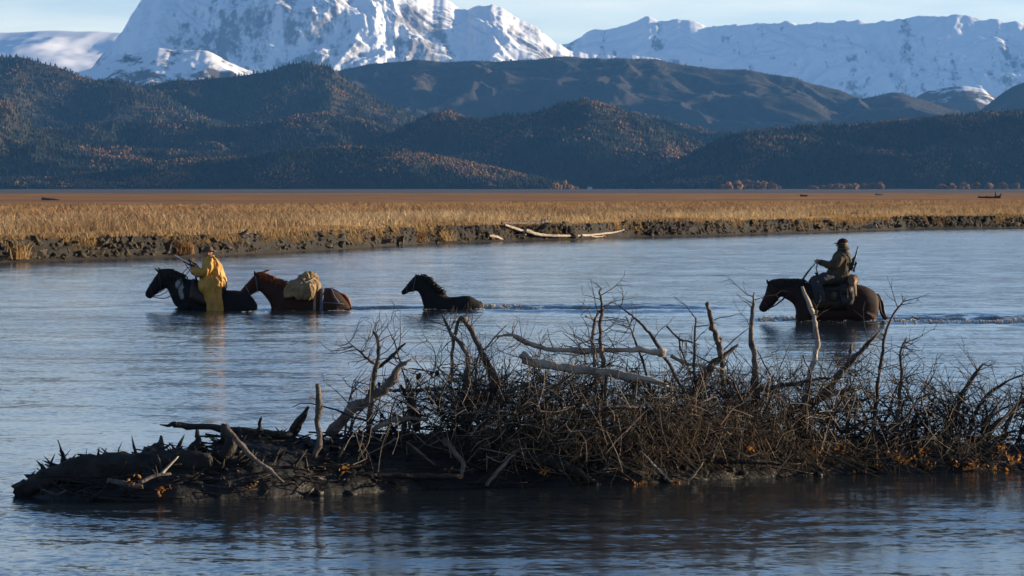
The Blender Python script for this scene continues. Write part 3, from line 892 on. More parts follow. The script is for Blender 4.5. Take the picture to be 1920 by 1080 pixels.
# --- chestnut pack horse
ZB = Zc(440, 480, 7.385, WLY + .15)
ches = Horse('horse', ZB, [
    (1640, 722, 1630, 765, .04), (1590, 638, 1580, 860, .15), (1500, 543, 1480, 910, .22), (1400, 482, 1390, 930, .27), (1320, 456, 1300, 935, .29),
    (1180, 462, 1170, 935, .30), (1000, 455, 1000, 930, .30), (850, 430, 830, 900, .28), (740, 402, 680, 850, .25), (660, 378, 580, 790, .2),
    (580, 348, 512, 730, .16), (510, 320, 490, 660, .13), (440, 285, 437, 582, .105), (380, 262, 388, 522, .095), (335, 248, 352, 490, .095),
    (290, 256, 322, 490, .09), (247, 290, 290, 505, .085), (197, 345, 252, 525, .07), (147, 400, 217, 542, .06), (107, 445, 172, 546, .055), (77, 485, 130, 540, .045), (73, 505, 97, 530, .03)],
    'chestnut pack horse carrying a tan canvas load, right behind the first rider', 'horse', M['chestnut'],
    leg_pair(620, 1470, 720, 760, 657), [(292, 275, 268, 182, -.05, .033), (322, 265, 318, 205, .05, .033)], bed=-1.05)
ches.mane(8.8, 14.2, M['mane_red'], 210, .15, hr, fall=.55)
ches.mane(14.0, 14.8, M['mane_red'], 22, .10, hr, name='forelock')
mb = MB()
for k in range(9):
    wire(mb, [ZB.w(345, 250, hr.normal(0, .02)), ZB.w(390, 225 + hr.normal(0, 6), hr.normal(0, .02)), ZB.w(440, 207 + hr.normal(0, 6), 0), ZB.w(480, 195 + hr.normal(0, 4), 0)], np.linspace(.012, .003, 8), 8, 4)
mb.part('mane_tuft', M['mane_red'], ches.root)
ches.eye(16.2, .22, M['gunblack'])
hl = ches.strap('halter', 18.0, M['strap_blue'], .012)
ches.strap('cheek_strap', 15.0, M['strap_blue'], .012, parent=hl)
mb = MB(); wire(mb, [ZB.w(225, 545, -.05), ZB.w(260, 520, -.08), ZB.w(330, 484, -.1)], .011); mb.part('lead_rope', M['strap_tan'], ches.root)
ches.strap('front_cinch', 5.35, M['strap_tan'], .026, 1.03)
ches.strap('rear_cinch', 4.75, M['strap_blue'], .036, 1.035)
for nm, pts in (('breeching', [(1240, 640, -.30), (1400, 650, -.27), (1500, 660, -.2), (1580, 690, -.08), (1600, 690, 0), (1580, 690, .08), (1500, 660, .2), (1400, 650, .27)]),
                ('hip_strap', [(1335, 452, 0), (1365, 500, -.2), (1400, 570, -.275), (1450, 640, -.24)]),
                ('crupper', [(1180, 458, 0), (1330, 450, 0), (1400, 476, 0), (1500, 538, 0), (1560, 590, 0)])):
    mb = MB(); wire(mb, [ZB.w(*p) for p in pts], .014, 20, 6); mb.part(nm, M['strap_blue'], ches.root)
mb = MB()
for k in range(70):
    y = hr.normal(0, .035); e = hr.normal(0, 10)
    wire(mb, [ZB.w(1470, 525, y * .4), ZB.w(1530, 560 + e, y), ZB.w(1590, 640 + e, y * 1.5), ZB.w(1640 + e, 760, y * 1.6)], np.linspace(.018, .008, 10), 10, 4)
mb.part('tail', M['mane_red'], ches.root)

# --- black foal
ZF = Zc(730, 490, 6.857, WLY)
foal = Horse('foal', ZF, [
    (1200, 600, 1195, 645, .04), (1180, 530, 1175, 690, .12), (1110, 484, 1100, 735, .17), (1040, 446, 1030, 750, .2), (960, 441, 950, 760, .21),
    (850, 455, 840, 765, .21), (760, 452, 730, 755, .2), (690, 428, 620, 730, .18), (640, 400, 520, 690, .15), (590, 350, 455, 625, .12),
    (555, 310, 430, 545, .1), (510, 262, 407, 465, .09), (460, 220, 378, 405, .08), (418, 198, 352, 380, .075), (378, 182, 328, 385, .075),
    (340, 176, 302, 388, .07), (305, 207, 277, 395, .06), (266, 250, 247, 403, .055), (216, 312, 217, 418, .048), (176, 357, 197, 430, .042), (151, 390, 181, 434, .035), (151, 405, 166, 425, .025)],
    'small black foal wading alone in mid river wearing a halter', 'foal', M['black'],
    leg_pair(520, 1080, 620, 640, 450), [(352, 195, 336, 148, -.04, .026), (378, 195, 376, 156, .04, .026)], bed=-.95)
foal.mane(7.6, 13.6, M['mane_black'], 150, .10, hr, fall=.2)
foal.eye(16.2, .22, M['gunblack'])
hl = foal.strap('halter', 17.8, M['strap_blue'], .010)
foal.strap('cheek_strap', 15.0, M['strap_blue'], .010, parent=hl)
mb = MB(); wire(mb, [ZF.w(250, 395, -.05), ZF.w(270, 418, -.05), ZF.w(300, 405, -.05), ZF.w(318, 385, -.05)], .007); mb.part('halter_ring', M['metal'], foal.root)
mb = MB()
for k in range(24):
    y = hr.normal(0, .025)
    wire(mb, [ZF.w(1165, 515, y * .4), ZF.w(1195, 550, y), ZF.w(1205 + hr.normal(0, 8), 640, y * 1.5)], np.linspace(.014, .006, 8), 8, 4)
mb.part('tail', M['mane_black'], foal.root)

# --- bay horse
ZD = Zc(1400, 430, 5.4, WRY)
bay = Horse('horse', ZD, [
    (1342, 740, 1338, 800, .05), (1325, 668, 1320, 900, .16), (1285, 622, 1270, 950, .22), (1210, 578, 1190, 960, .27), (1110, 556, 1100, 965, .29),
    (960, 556, 960, 975, .30), (820, 550, 820, 975, .29), (700, 542, 690, 965, .27), (610, 537, 592, 950, .23), (540, 528, 512, 905, .19),
    (470, 522, 492, 800, .14), (400, 518, 453, 740, .11), (330, 519, 397, 708, .095), (275, 528, 355, 680, .09), (236, 540, 322, 708, .095),
    (207, 570, 292, 750, .09), (192, 630, 258, 783, .08), (170, 688, 228, 805, .065), (144, 738, 207, 825, .055), (123, 785, 187, 838, .05), (126, 815, 162, 841, .035)],
    'bay horse with lowered head carrying the capped rider at right', 'horse', M['bay'],
    leg_pair(560, 1240, 860, 860, 525), [(222, 558, 194, 496, -.05, .030), (244, 552, 214, 512, .05, .028)], bed=-1.0)
bay.mane(9.0, 13.6, M['mane_black'], 170, .13, hr, fall=.6)
bay.mane(13.6, 14.3, M['mane_black'], 20, .10, hr, name='forelock')
bay.eye(15.6, .25, M['gunblack'])
br = bay.strap('bridle', 17.3, M['leather'], .013)
bay.strap('cheek_strap', 14.2, M['leather'], .012, parent=br)
for sg, pts in ((-1, [(225, 800, -.08), (290, 765, -.13), (380, 695, -.17), (470, 610, -.18), (550, 525, -.17), (620, 430, -.14), (685, 345, -.12)]), (1, [(225, 800, .08), (300, 765, .13), (400, 680, .16), (555, 520, .12), (620, 425, 0), (688, 345, -.09)])):
    mb = MB(); wire(mb, [ZD.w(*p) for p in pts], .010, 24); mb.part('rein', M['leather'], bay.root)
mb = MB(); wire(mb, [ZD.w(700, 335, -.12), ZD.w(708, 365, -.13), ZD.w(698, 395, -.13), ZD.w(712, 440, -.13)], .011); mb.part('rein_end', M['leather'], bay.root)
saddle(bay, ZD, (720, 1010, 556), 4.6, 6.9, M['leather'])
mb = MB()
tube(mb, catmull([ZD.w(1318, 655), ZD.w(1345, 700), ZD.w(1360, 770), ZD.w(1372, 840), ZD.w(1405, 895), ZD.w(1470, 938), ZD.w(1560, 948)], 26), np.interp(np.linspace(0, 1, 26), [0, .15, .5, .8, 1], [.03, .045, .05, .05, .015]), 8)
for k in range(60):
    y = hr.normal(0, .03); e = hr.normal(0, 10)
    wire(mb, [ZD.w(1325, 660, y * .4), ZD.w(1358 + e, 745, y), ZD.w(1372 + e, 840, y * 1.2), ZD.w(1420 + e, 905 + e, y * 1.3), ZD.w(1500 + e * 2, 945 + abs(e) * .2, y * 1.5)], np.linspace(.012, .006, 10), 10, 4)
mb.part('tail', M['mane_black'], bay.root)

# --- people -------------------------------------------------------
def fold(me, amp, sc_, seed, stretch=(1, 1, .45)):
    v = verts_of(me); n = norms_of(me)
    q = v * np.array(stretch) * sc_
    f = fbm(q[:, 0] + q[:, 1] * .6, q[:, 2] + q[:, 1] * .5, 3, seed, ridged=True) - .3
    setverts(me, v + n * (f * amp)[:, None])

def hand(mb, Z, wrist, knuck, curl_dir, yl, r=.5):
    """palm, four bent fingers of unequal length and a thumb from the palm's side (world metres)"""
    w0 = np.array(wrist); k0 = np.array(knuck); ax = k0 - w0; ln = np.linalg.norm(ax); ax = ax / ln
    side = np.array((0, 1.0, 0)); cd = np.array(curl_dir, float); cd /= np.linalg.norm(cd)
    tube(mb, [w0, w0 + ax * ln * .5, k0], (.030, .042, .040), 8, (1, .8))
    for i, (o, l) in enumerate(((-.033, .062), (-.011, .072), (.011, .068), (.033, .052))):
        b0 = k0 + side * o - ax * .008
        tube(mb, catmull([b0, b0 + ax * l * .5 + cd * .01, b0 + ax * l * .55 + cd * l * .6, b0 + ax * l * .1 + cd * l * .85], 8), np.linspace(.0115, .009, 8), 6)
    b0 = w0 + ax * ln * .45 - side * .035
    tube(mb, catmull([b0, b0 - side * .025 + ax * .03 + cd * .01, b0 - side * .015 + ax * .05 + cd * .035], 6), np.linspace(.014, .010, 6), 6)

def head(mb, c, s=1.0, fx=-1):
    """head about .23 m high looking along fx*X: skull, jaw, nose, brow, ears"""
    c = np.array(c)
    ball(mb, c + (0.012 * -fx, 0, .03 * s), .088 * s, 14, 10, (1.1, .88, 1.05))
    ball(mb, c + (fx * .025, 0, -.045 * s), .068 * s, 12, 8, (1.0, .9, 1.15))
    tube(mb, [c + (fx * .085, 0, .03), c + (fx * .115, 0, -.012), c + (fx * .09, 0, -.025)], (.012, .02, .012), 8)
    tube(mb, [c + (fx * .088, -.04, .042), c + (fx * .098, 0, .045), c + (fx * .088, .04, .042)], (.012, .014, .012), 6)
    tube(mb, [c + (fx * .082, -.025, -.06), c + (fx * .094, 0, -.06), c + (fx * .082, .025, -.06)], (.009, .012, .009), 6)
    ball(mb, c + (fx * .07, 0, -.105), .03, 8, 6, (1, 1.1, .8))
    for sg in (-1, 1): ball(mb, c + (-fx * .01, sg * .082, -.005), .03, 8, 6, (.75, .35, 1.1))

def torso_loft(mb, Z, rows, y0=0.0, n=20, pw=.8):
    rings = []
    R = catmull(np.array(rows, float), len(rows) * 3)
    for xl, xr, y, hw in R:
        a = Z.w(xl, y); b_ = Z.w(xr, y); c = (a + b_) / 2; rx = abs(b_[0] - a[0]) / 2
        rg = []
        for t in np.linspace(0, 2 * math.pi, n, endpoint=False):
            ct, st = math.cos(t), math.sin(t)
            ct = math.copysign(abs(ct) ** pw, ct); st = math.copysign(abs(st) ** pw, st)
            rg.append((c[0] + rx * ct, c[1] + y0 + hw * st, c[2]))
        rings.append(rg)
    loft(mb, rings)

def limb(mb, Z, pts, rad, n=18, sides=10):
    q = catmull(np.array([Z.w(*p) for p in pts]), n)
    tube(mb, q, np.interp(np.linspace(0, 1, n), np.linspace(0, 1, len(rad)), rad), sides)

# capped rider on the bay
pr2 = empty('person', tuple(ZD.w(900, 560)), 'person in dark cap and olive jacket riding at right, rein held forward', 'person')
o0 = tuple(pr2.location)
mb = MB()
hc = ZD.w(968, 158)
head(mb, hc)
limb(mb, ZD, [(975, 250, 0), (970, 205, 0), (968, 175, 0)], (.065, .06, .06))
torso_loft(mb, ZD, [(930, 1000, 235, .14), (890, 1035, 300, .18), (860, 1030, 400, .17), (830, 1010, 500, .18), (850, 990, 540, .15)])
for sg in (-1, 1):
    limb(mb, ZD, [(960, 270, .19 * sg), (895, 340, .25 * sg), (835, 365, .25 * sg), (735, 330, .13 * sg)], (.055, .05, .045, .032))
    hand(mb, ZD, ZD.w(738, 330, .13 * sg), ZD.w(705, 316, .12 * sg), (0.25, 0, -1), .12 * sg)
    limb(mb, ZD, [(900, 505, .12 * sg), (780, 500, .24 * sg), (690, 535, .33 * sg), (715, 640, .36 * sg), (740, 745, .36 * sg)], (.085, .08, .06, .055, .04))
link('body', remesh(mb, 'body', .012, 2, o0), M['skin'], pr2)
mb = MB()
torso_loft(mb, ZD, [(930, 1018, 200, .075), (915, 1030, 222, .11), (885, 1044, 255, .20), (862, 1052, 310, .235), (842, 1054, 370, .235), (815, 1045, 430, .235), (795, 1030, 480, .24), (792, 1015, 512, .24), (810, 1000, 525, .21)])
for sg in (-1, 1):
    limb(mb, ZD, [(965, 262, .19 * sg), (905, 335, .26 * sg), (840, 363, .26 * sg), (780, 345, .19 * sg), (735, 329, .13 * sg)], (.085, .08, .068, .055, .05))
jm = remesh(mb, 'jacket', .013, 2, o0); fold(jm, .022, 7, 4)
jk = link('jacket', jm, M['jacket'], pr2)
mb = MB(); tube(mb, catmull([ZD.w(925, 208, -.05), ZD.w(960, 200, -.10), ZD.w(1020, 198, -.06), ZD.w(1030, 196, .03), ZD.w(980, 200, .10), ZD.w(925, 208, .05)], 18), .024, 7)
mb.part('collar', M['jacket'], pr2)
mb = MB()
for sg in (-1, 1):
    limb(mb, ZD, [(905, 500, .10 * sg), (800, 498, .25 * sg), (700, 528, .34 * sg), (695, 560, .37 * sg), (715, 650, .39 * sg), (735, 735, .39 * sg)], (.12, .115, .10, .10, .105, .10))
torso_loft(mb, ZD, [(810, 1010, 490, .2), (820, 1000, 530, .22), (860, 980, 555, .18)])
tmesh = remesh(mb, 'trousers', .014, 2, o0); fold(tmesh, .02, 6, 8); link('trousers', tmesh, M['trouser'], pr2)
for sg in (-1, 1):
    mb = MB(); limb(mb, ZD, [(745, 720, .38 * sg), (748, 755, .38 * sg), (725, 768, .38 * sg), (668, 770, .39 * sg)], (.055, .05, .048, .035)); limb(mb, ZD, [(755, 776, .38 * sg), (700, 778, .38 * sg), (660, 778, .39 * sg)], (.03, .038, .03))
    link('boot', remesh(mb, 'boot', .01, 2, o0), M['leather'], pr2)
mb = MB()
for k in range(60):
    a = hr.uniform(-2.4, 2.4); c = hc
    p0 = c + np.array((.095 * math.cos(a), .085 * math.sin(a), .03))
    tube(mb, [p0, p0 + (.012 * math.cos(a), .01 * math.sin(a), -.05), p0 + (.004 * math.cos(a), .006 * math.sin(a), -.10)], (.012, .013, .005), 4, cap=False)
mb.part('hair', M['hair'], pr2)
mb = MB()
rings = []
for f in np.linspace(0, 1, 8):
    a = f * math.pi / 2 * .97
    rings.append([(hc[0] + .012 + .106 * math.cos(a) * math.cos(t), hc[1] + .092 * math.cos(a) * math.sin(t), hc[2] + .045 + .085 * math.sin(a)) for t in np.linspace(0, 2 * math.pi, 18, endpoint=False)])
loft(mb, rings)
cp = mb.part('cap', M['cap'], pr2)
mb = MB()
V = []
for t in np.linspace(-1.25, 1.25, 11):
    for rr, dz in ((.085, .05), (.165 - .03 * t * t, .030)):
        V.append((hc[0] - rr * math.cos(t * .8), hc[1] + .085 * math.sin(t), hc[2] + dz))
n_ = len(V); V += [(a, b_, c - .007) for a, b_, c in V]
Fs = []
for i in range(10):
    Fs += [(2 * i, 2 * i + 2, 2 * i + 3, 2 * i + 1), (n_ + 2 * i, n_ + 2 * i + 1, n_ + 2 * i + 3, n_ + 2 * i + 2), (2 * i + 1, 2 * i + 3, n_ + 2 * i + 3, n_ + 2 * i + 1)]
mb.add(V, Fs)
link('cap_brim', mb.mesh('cap_brim', pr2.location), M['cap'], cp)
# the cap is a part of the person, its brim one level deeper; keep the brim in the person's frame
bpy.data.objects[cp.name].location = (0, 0, 0)

# rifle on the capped rider's back
def rifle(name, muzzle, butt, label, barrel_mat, scope=True, up=(0, 0, 1), bolt=True):
    mz, bt = np.array(muzzle), np.array(butt); ax = bt - mz; ln = np.linalg.norm(ax); ax = ax / ln
    up = np.array(up, float); up = up - ax * np.dot(up, ax); up /= np.linalg.norm(up)
    at = lambda f, h=0.0: mz + ax * ln * f + up * h
    root = empty(name, tuple(bt), label, 'rifle')
    mb = MB(); tube(mb, [at(0), at(.2), at(.45), at(.62)], (.013, .014, .017, .020), 8); mb.part('barrel', barrel_mat, root)
    mb = MB(); tube(mb, [at(.30, -.012), at(.42, -.018), at(.6, -.025), at(.68, -.035), at(.74, -.05), at(.84, -.07), at(1.0, -.10)], (.016, .022, .026, .024, .024, .042, .058), 8, (1, .6)); mb.part('stock', M['stock'], root)
    mb = MB(); tube(mb, [at(.50, .0), at(.7, .0)], (.021, .021), 8); tube(mb, [at(.66, 0), at(.665, .0) + np.array((0, -.05, -.01))], (.007, .009), 6); mb.part('receiver', M['gunblack'], root)
    if scope:
        mb = MB(); tube(mb, [at(.42, .05), at(.47, .05), at(.5, .05), at(.62, .05), at(.66, .05), at(.71, .05)], (.026, .026, .016, .016, .024, .024), 10)
        for f in (.51, .61): tube(mb, [at(f, .01), at(f, .05)], (.012, .014), 6)
        mb.part('scope', M['gunblack'], root)
    mb = MB(); wire(mb, [at(.32, -.02), at(.5, -.09), at(.75, -.15), at(.92, -.11)], .008); mb.part('sling', M['leather'], root)
    return root
rifle('rifle', ZD.w(1120, 175, -.16), ZD.w(1022, 520, -.10), 'dark rifle slung upright across the back of the capped rider', M['gunblack'], up=(1, 0, .2))

# saddle bags and roll behind the capped rider
def soft_bag(name, Z, rows, y0, mt, label, cat, seed, amp=.03, voxel=.016, extra=None, group=None):
    mb = MB(); torso_loft(mb, Z, rows, y0)
    c = Z.w((rows[0][0] + rows[0][1]) / 2, rows[-1][2]); c[1] += y0
    root = empty(name, tuple(c), label, cat, group)
    me = remesh(mb, 'bag', voxel, 3, tuple(c)); fold(me, amp, 8, seed, (1, 1, .8))
    link('bag', me, mt, root)
    return root
sb = soft_bag('saddlebag', ZD, [(945, 1050, 560, .05), (930, 1062, 590, .08), (928, 1066, 650, .10), (932, 1064, 715, .10), (945, 1050, 755, .06)], -.36, M['trouser'], 'dark saddlebag hanging behind the leg of the capped rider', 'saddlebag', 41)
mb = MB(); box(mb, ZD.w(998, 610, -.465), (.20, .02, .16)); mb.part('flap', M['leather'], sb)
mb = MB(); tube(mb, [ZD.w(996, 590, -.478), ZD.w(1000, 640, -.48), ZD.w(996, 690, -.47)], .014, 6); mb.part('strap', M['tan_leather'], sb)
sb = soft_bag('saddlebag', ZD, [(845, 895, 632, .03), (835, 905, 655, .05), (835, 905, 690, .05), (845, 895, 715, .03)], -.36, M['jacket'], 'small olive pouch under the seat of the capped rider', 'pouch', 42)
br_ = empty('bedroll', tuple(ZD.w(1075, 545)), 'tan roll tied behind the saddle of the capped rider', 'bedroll')
mb = MB(); tube(mb, catmull([ZD.w(1040, 560, -.40), ZD.w(1065, 520, -.30), ZD.w(1075, 505, -.1), ZD.w(1075, 505, .1), ZD.w(1065, 520, .3), ZD.w(1040, 560, .4)], 20), np.interp(np.linspace(0, 1, 20), [0, .1, .5, .9, 1], [.05, .075, .085, .075, .05]), 12)
me = remesh(mb, 'roll', .015, 2, tuple(br_.location)); fold(me, .02, 9, 44); link('roll', me, M['tan_leather'], br_)
for yl in (-.2, .2):
    mb = MB(); q = ZD.w(1071, 512, yl); tube(mb, [q + (.098 * math.cos(t), 0, .098 * math.sin(t)) for t in np.linspace(0, 6.28, 17)], .011, 5); mb.part('tie_strap', M['strap_tan'], br_)
bk = empty('saddle_blanket', tuple(ZD.w(1090, 560)), 'pale edged blanket showing behind the saddlebag of the capped rider', 'blanket')
mb = MB(); rings = []
for k in np.linspace(4.05, 4.5, 4):
    t, bt, w = bay.at(bay.u_of(k)); rings.append(np.vstack([sec_ring(t, bt, w, 15, 1.06, a0=-1.2, a1=1.2), sec_ring(t, bt, w, 15, 1.02, a0=1.2, a1=-1.2)]))
loft(mb, rings); mb.part('wool', M['strap_tan'], bk)

# yellow coated rider
pr1 = empty('person', tuple(ZA.w(1000, 690)), 'person in yellow long coat and brimmed hat riding the paint horse, rifle raised', 'person')
o0 = tuple(pr1.location)
mb = MB(); hc = ZA.w(940, 232)
head(mb, hc)
limb(mb, ZA, [(965, 310, 0), (955, 280, 0), (945, 250, 0)], (.065, .06, .06))
torso_loft(mb, ZA, [(920, 1010, 290, .13), (905, 1080, 360, .18), (890, 1110, 470, .17), (890, 1110, 580, .18), (910, 1090, 640, .15)])
for sg in (-1, 1):
    limb(mb, ZA, [(985, 340, .19 * sg), (930, 430, .26 * sg), (890, 480, .25 * sg), (765, 445, .10 * sg)], (.055, .05, .045, .032))
    hand(mb, ZA, ZA.w(768, 445, .10 * sg), ZA.w(738, 412, .06 * sg), (-.3, 0, 1), 0)
    limb(mb, ZA, [(1020, 600, .12 * sg), (960, 610, .25 * sg), (920, 650, .33 * sg), (990, 780, .34 * sg), (1040, 905, .34 * sg), (1045, 960, .34 * sg)], (.085, .08, .06, .055, .045, .045))
link('body', remesh(mb, 'body', .012, 2, o0), M['skin'], pr1)
mb = MB()
torso_loft(mb, ZA, [(908, 1000, 278, .085), (898, 1035, 298, .15), (890, 1075, 330, .215), (882, 1108, 390, .245), (868, 1128, 450, .25), (860, 1143, 510, .255), (858, 1160, 570, .265), (862, 1178, 625, .28), (872, 1170, 668, .27), (900, 1150, 690, .24)])
for sg in (-1, 1):
    limb(mb, ZA, [(990, 335, .19 * sg), (945, 425, .28 * sg), (900, 478, .28 * sg), (830, 470, .19 * sg), (762, 448, .11 * sg)], (.105, .105, .10, .085, .068))
    limb(mb, ZA, [(905, 470, .29 * sg), (908, 525, .29 * sg)], (.06, .02))
    torso_loft(mb, ZA, [(960, 1080, 515, .015), (900, 1140, 545, .07), (868, 1155, 580, .13), (862, 1152, 630, .16), (868, 1132, 690, .16), (900, 1120, 755, .155), (930, 1132, 820, .15), (948, 1145, 880, .15), (960, 1155, 975, .15)], .30 * sg)
    ball(mb, ZA.w(950, 645, .36 * sg), .17, 14, 10, (1, .75, 1.05))
cm = remesh(mb, 'coat', .013, 2, o0); fold(cm, .05, 4.2, 14, (1, 1, .3)); fold(cm, .03, 9, 15, (1, 1, .35))
link('coat', cm, M['slicker'], pr1)
mb = MB(); tube(mb, catmull([ZA.w(905, 292, -.05), ZA.w(940, 282, -.10), ZA.w(1000, 272, -.07), ZA.w(1012, 268, .03), ZA.w(960, 278, .10), ZA.w(905, 292, .05)], 18), .02, 7); mb.part('collar', M['slicker'], pr1)
mb = MB(); limb(mb, ZA, [(1120, 590, -.27), (1140, 640, -.30), (1150, 690, -.30), (1130, 730, -.28)], (.05, .07, .07, .03)); me = remesh(mb, 'chaps', .012, 2, o0); link('chaps', me, M['chestnut'], pr1)
mb = MB()
rings = []
for f in np.linspace(0, 1, 8):
    a = f * math.pi / 2 * .95
    rings.append([(hc[0] + .012 + .108 * math.cos(a) ** .6 * math.cos(t), hc[1] + .09 * math.cos(a) ** .6 * math.sin(t), hc[2] + .05 + .105 * math.sin(a) - .02 * f * math.cos(t * 2) ** 2) for t in np.linspace(0, 2 * math.pi, 20, endpoint=False)])
loft(mb, rings)
ht = mb.part('hat', M['hat'], pr1)
mb = MB(); R1, R2 = [], []
for t in np.linspace(0, 2 * math.pi, 28, endpoint=False):
    dz = .018 * math.sin(t) ** 2 - .012
    R1.append(((hc[0] + .012 + .09 * math.cos(t)), hc[1] + .075 * math.sin(t), hc[2] + .055)); R2.append((hc[0] + .012 + .185 * math.cos(t), hc[1] + .16 * math.sin(t), hc[2] + .05 + dz))
up_ = np.array(R1); ou = np.array(R2)
loft(mb, [up_ + (0, 0, .005), ou + (0, 0, .004), ou - (0, 0, .006), up_ - (0, 0, .006)])
link('hat_brim', mb.mesh('hat_brim', pr1.location), M['hat'], ht)
rifle('rifle', ZA.w(530, 256, -.06), ZA.w(905, 470, -.20), 'rifle with bright barrel pointed up left by the yellow coated rider', M['metal'])

# canvas load on the chestnut horse
ld = empty('pack_load', tuple(ZB.w(950, 560)), 'tan canvas covered load lashed on the chestnut pack horse', 'pack')
o0 = tuple(ld.location)
mb = MB()
rows = [(705, 885, 552, .46), (695, 1080, 528, .47), (692, 1140, 480, .45), (715, 1165, 435, .41), (760, 1168, 390, .36), (850, 1140, 345, .29), (940, 1115, 308, .2), (985, 1090, 275, .1)]
torso_loft(mb, ZB, rows, 0, 24, .7)
limb(mb, ZB, [(900, 330, -.2), (1040, 275, -.1), (1120, 300, 0)], (.07, .09, .06))
for sg in (-1, 1): torso_loft(mb, ZB, [(840, 1080, 570, .06), (830, 1110, 520, .12), (850, 1120, 440, .12), (890, 1090, 390, .08)], .40 * sg)
cm = remesh(mb, 'cover', .016, 2, o0); fold(cm, .06, 3.2, 51, (1, 1, .5)); fold(cm, .035, 7, 52, (1, 1, .4)); fold(cm, .012, 17, 53)
link('cover', cm, M['canvas'], ld)
for pts in ([(720, 470, -.50), (900, 400, -.47), (1010, 265, -.12), (1010, 258, .1), (900, 400, .5)], [(1090, 555, -.53), (1050, 430, -.52), (960, 320, -.33), (930, 285, 0), (960, 330, .35)], [(850, 560, -.55), (890, 460, -.56), (960, 380, -.45), (1080, 320, -.3), (1110, 290, 0)]):
    mb = MB(); wire(mb, [ZB.w(*p) for p in pts], .013, 22); mb.part('lash_rope', M['strap_tan'], ld)

# splash foam where the animals break the water
r = np.random.default_rng(31)
def foam(name, segs, seed):
    r = np.random.default_rng(seed); Vs, Fs = [], []; off = 0
    for (x0, x1, py, n, smin, smax, sp) in segs:
        d0 = 17850 / (py - HY)
        xp = r.uniform(x0, x1, n * 5)
        xp = xp[perlin(xp / 9.0, xp * 0 + seed, 3) > r.uniform(-.5, .25, len(xp))]
        m = len(xp); x = px2x(xp, d0); y = d0 + r.normal(0, sp, m) * 1.3 + .35 * perlin(xp / 26.0, xp * 0 + .3, 5); z = water_z(x, y)
        s = r.uniform(smin, smax, m) * .36
        V = IV[None] * r.uniform(.7, 1.2, (m, 12, 1)) * np.stack([s * r.uniform(1, 2.4, m), s * 1.2, s * r.uniform(.18, .5, m)], -1)[:, None, :]
        V = V + np.stack([x, y, z + s * .1 + np.abs(r.normal(0, 1, m)) * s * .5], -1)[:, None, :]
        Vs.append(V.reshape(-1, 3)); Fs.append((IFc[None] + (np.arange(m) * 12)[:, None, None]).reshape(-1, 3) + off); off += 12 * m
    props(link(name, fastmesh(name, np.vstack(Vs), np.vstack(Fs)), M['foam']), kind='stuff')
foam('splash_foam', [(455, 500, 584, 26, .012, .035, .06), (500, 620, 582.5, 50, .008, .025, .05), (610, 670, 583, 30, .012, .035, .07), (660, 745, 580, 16, .01, .03, .1),
     (785, 850, 582.5, 14, .01, .02, .05), (866, 908, 580, 150, .012, .07, .12), (900, 965, 578.5, 180, .012, .055, .16), (950, 1030, 580, 80, .01, .04, .2),
     (1425, 1495, 600, 130, .012, .05, .2), (1480, 1620, 604, 24, .008, .02, .05), (1612, 1650, 602, 130, .012, .07, .10), (1650, 1740, 602, 420, .012, .06, .25), (1740, 1920, 603, 300, .010, .045, .3)], 71)

# ------------------------------------------------------------------ driftwood bar in the foreground
TOPS = [(-30, 930), (20, 925), (32, 905), (60, 893), (100, 881), (160, 869), (200, 863), (250, 856), (300, 842), (340, 850), (400, 840), (430, 822), (480, 816), (560, 820), (620, 824), (700, 818), (760, 812), (850, 806), (1000, 806), (1200, 806), (1400, 810), (1560, 818), (1700, 823), (1920, 828), (2700, 830)]
def dfront(px): return float(isl_front(px))
def dmid(px): return dfront(px) + .85
def bar_top_z(px):
    py = np.interp(px, [a for a, b in TOPS], [b for a, b in TOPS])
    return HC + dmid(px) * (HY - py) / F

# mud and debris mound
pxs = np.linspace(10, 2650, 640); vs = np.linspace(0, 1, 46)
rows = []
for v_ in vs:
    off = -.12 + 2.0 * v_
    sh = math.sin(min(1, max(0, v_ / .48)) * math.pi / 2) ** .75 if v_ < .48 else math.cos((v_ - .48) / .52 * math.pi / 2) ** .8
    x = []; 
    df = isl_front(pxs); D = df + off
    tip = np.clip((pxs - 22) / 50, 0, 1) ** .5
    zt = np.array([bar_top_z(p) for p in pxs]) * tip
    X = D * (pxs - 960) / F
    nz = .07 * fbm(X * 2.4, D * 2.6 + 0 * X, 4, 401, ridged=True) + .04 * fbm(X * 10, D * 10, 3, 402)
    rows.append(np.stack([X, D + .15 * fbm(X * 1.7, X * 0 + v_ * 2, 3, 403), -.10 + (zt + .04) * sh + nz * sh * np.clip(zt * 3, .2, 1)], -1))
rows = np.array(rows)
props(link('mud_bar', fastmesh('mud_bar', rows.reshape(-1, 3), gridfaces(*rows.shape[:2])), M['mud']), kind='structure')

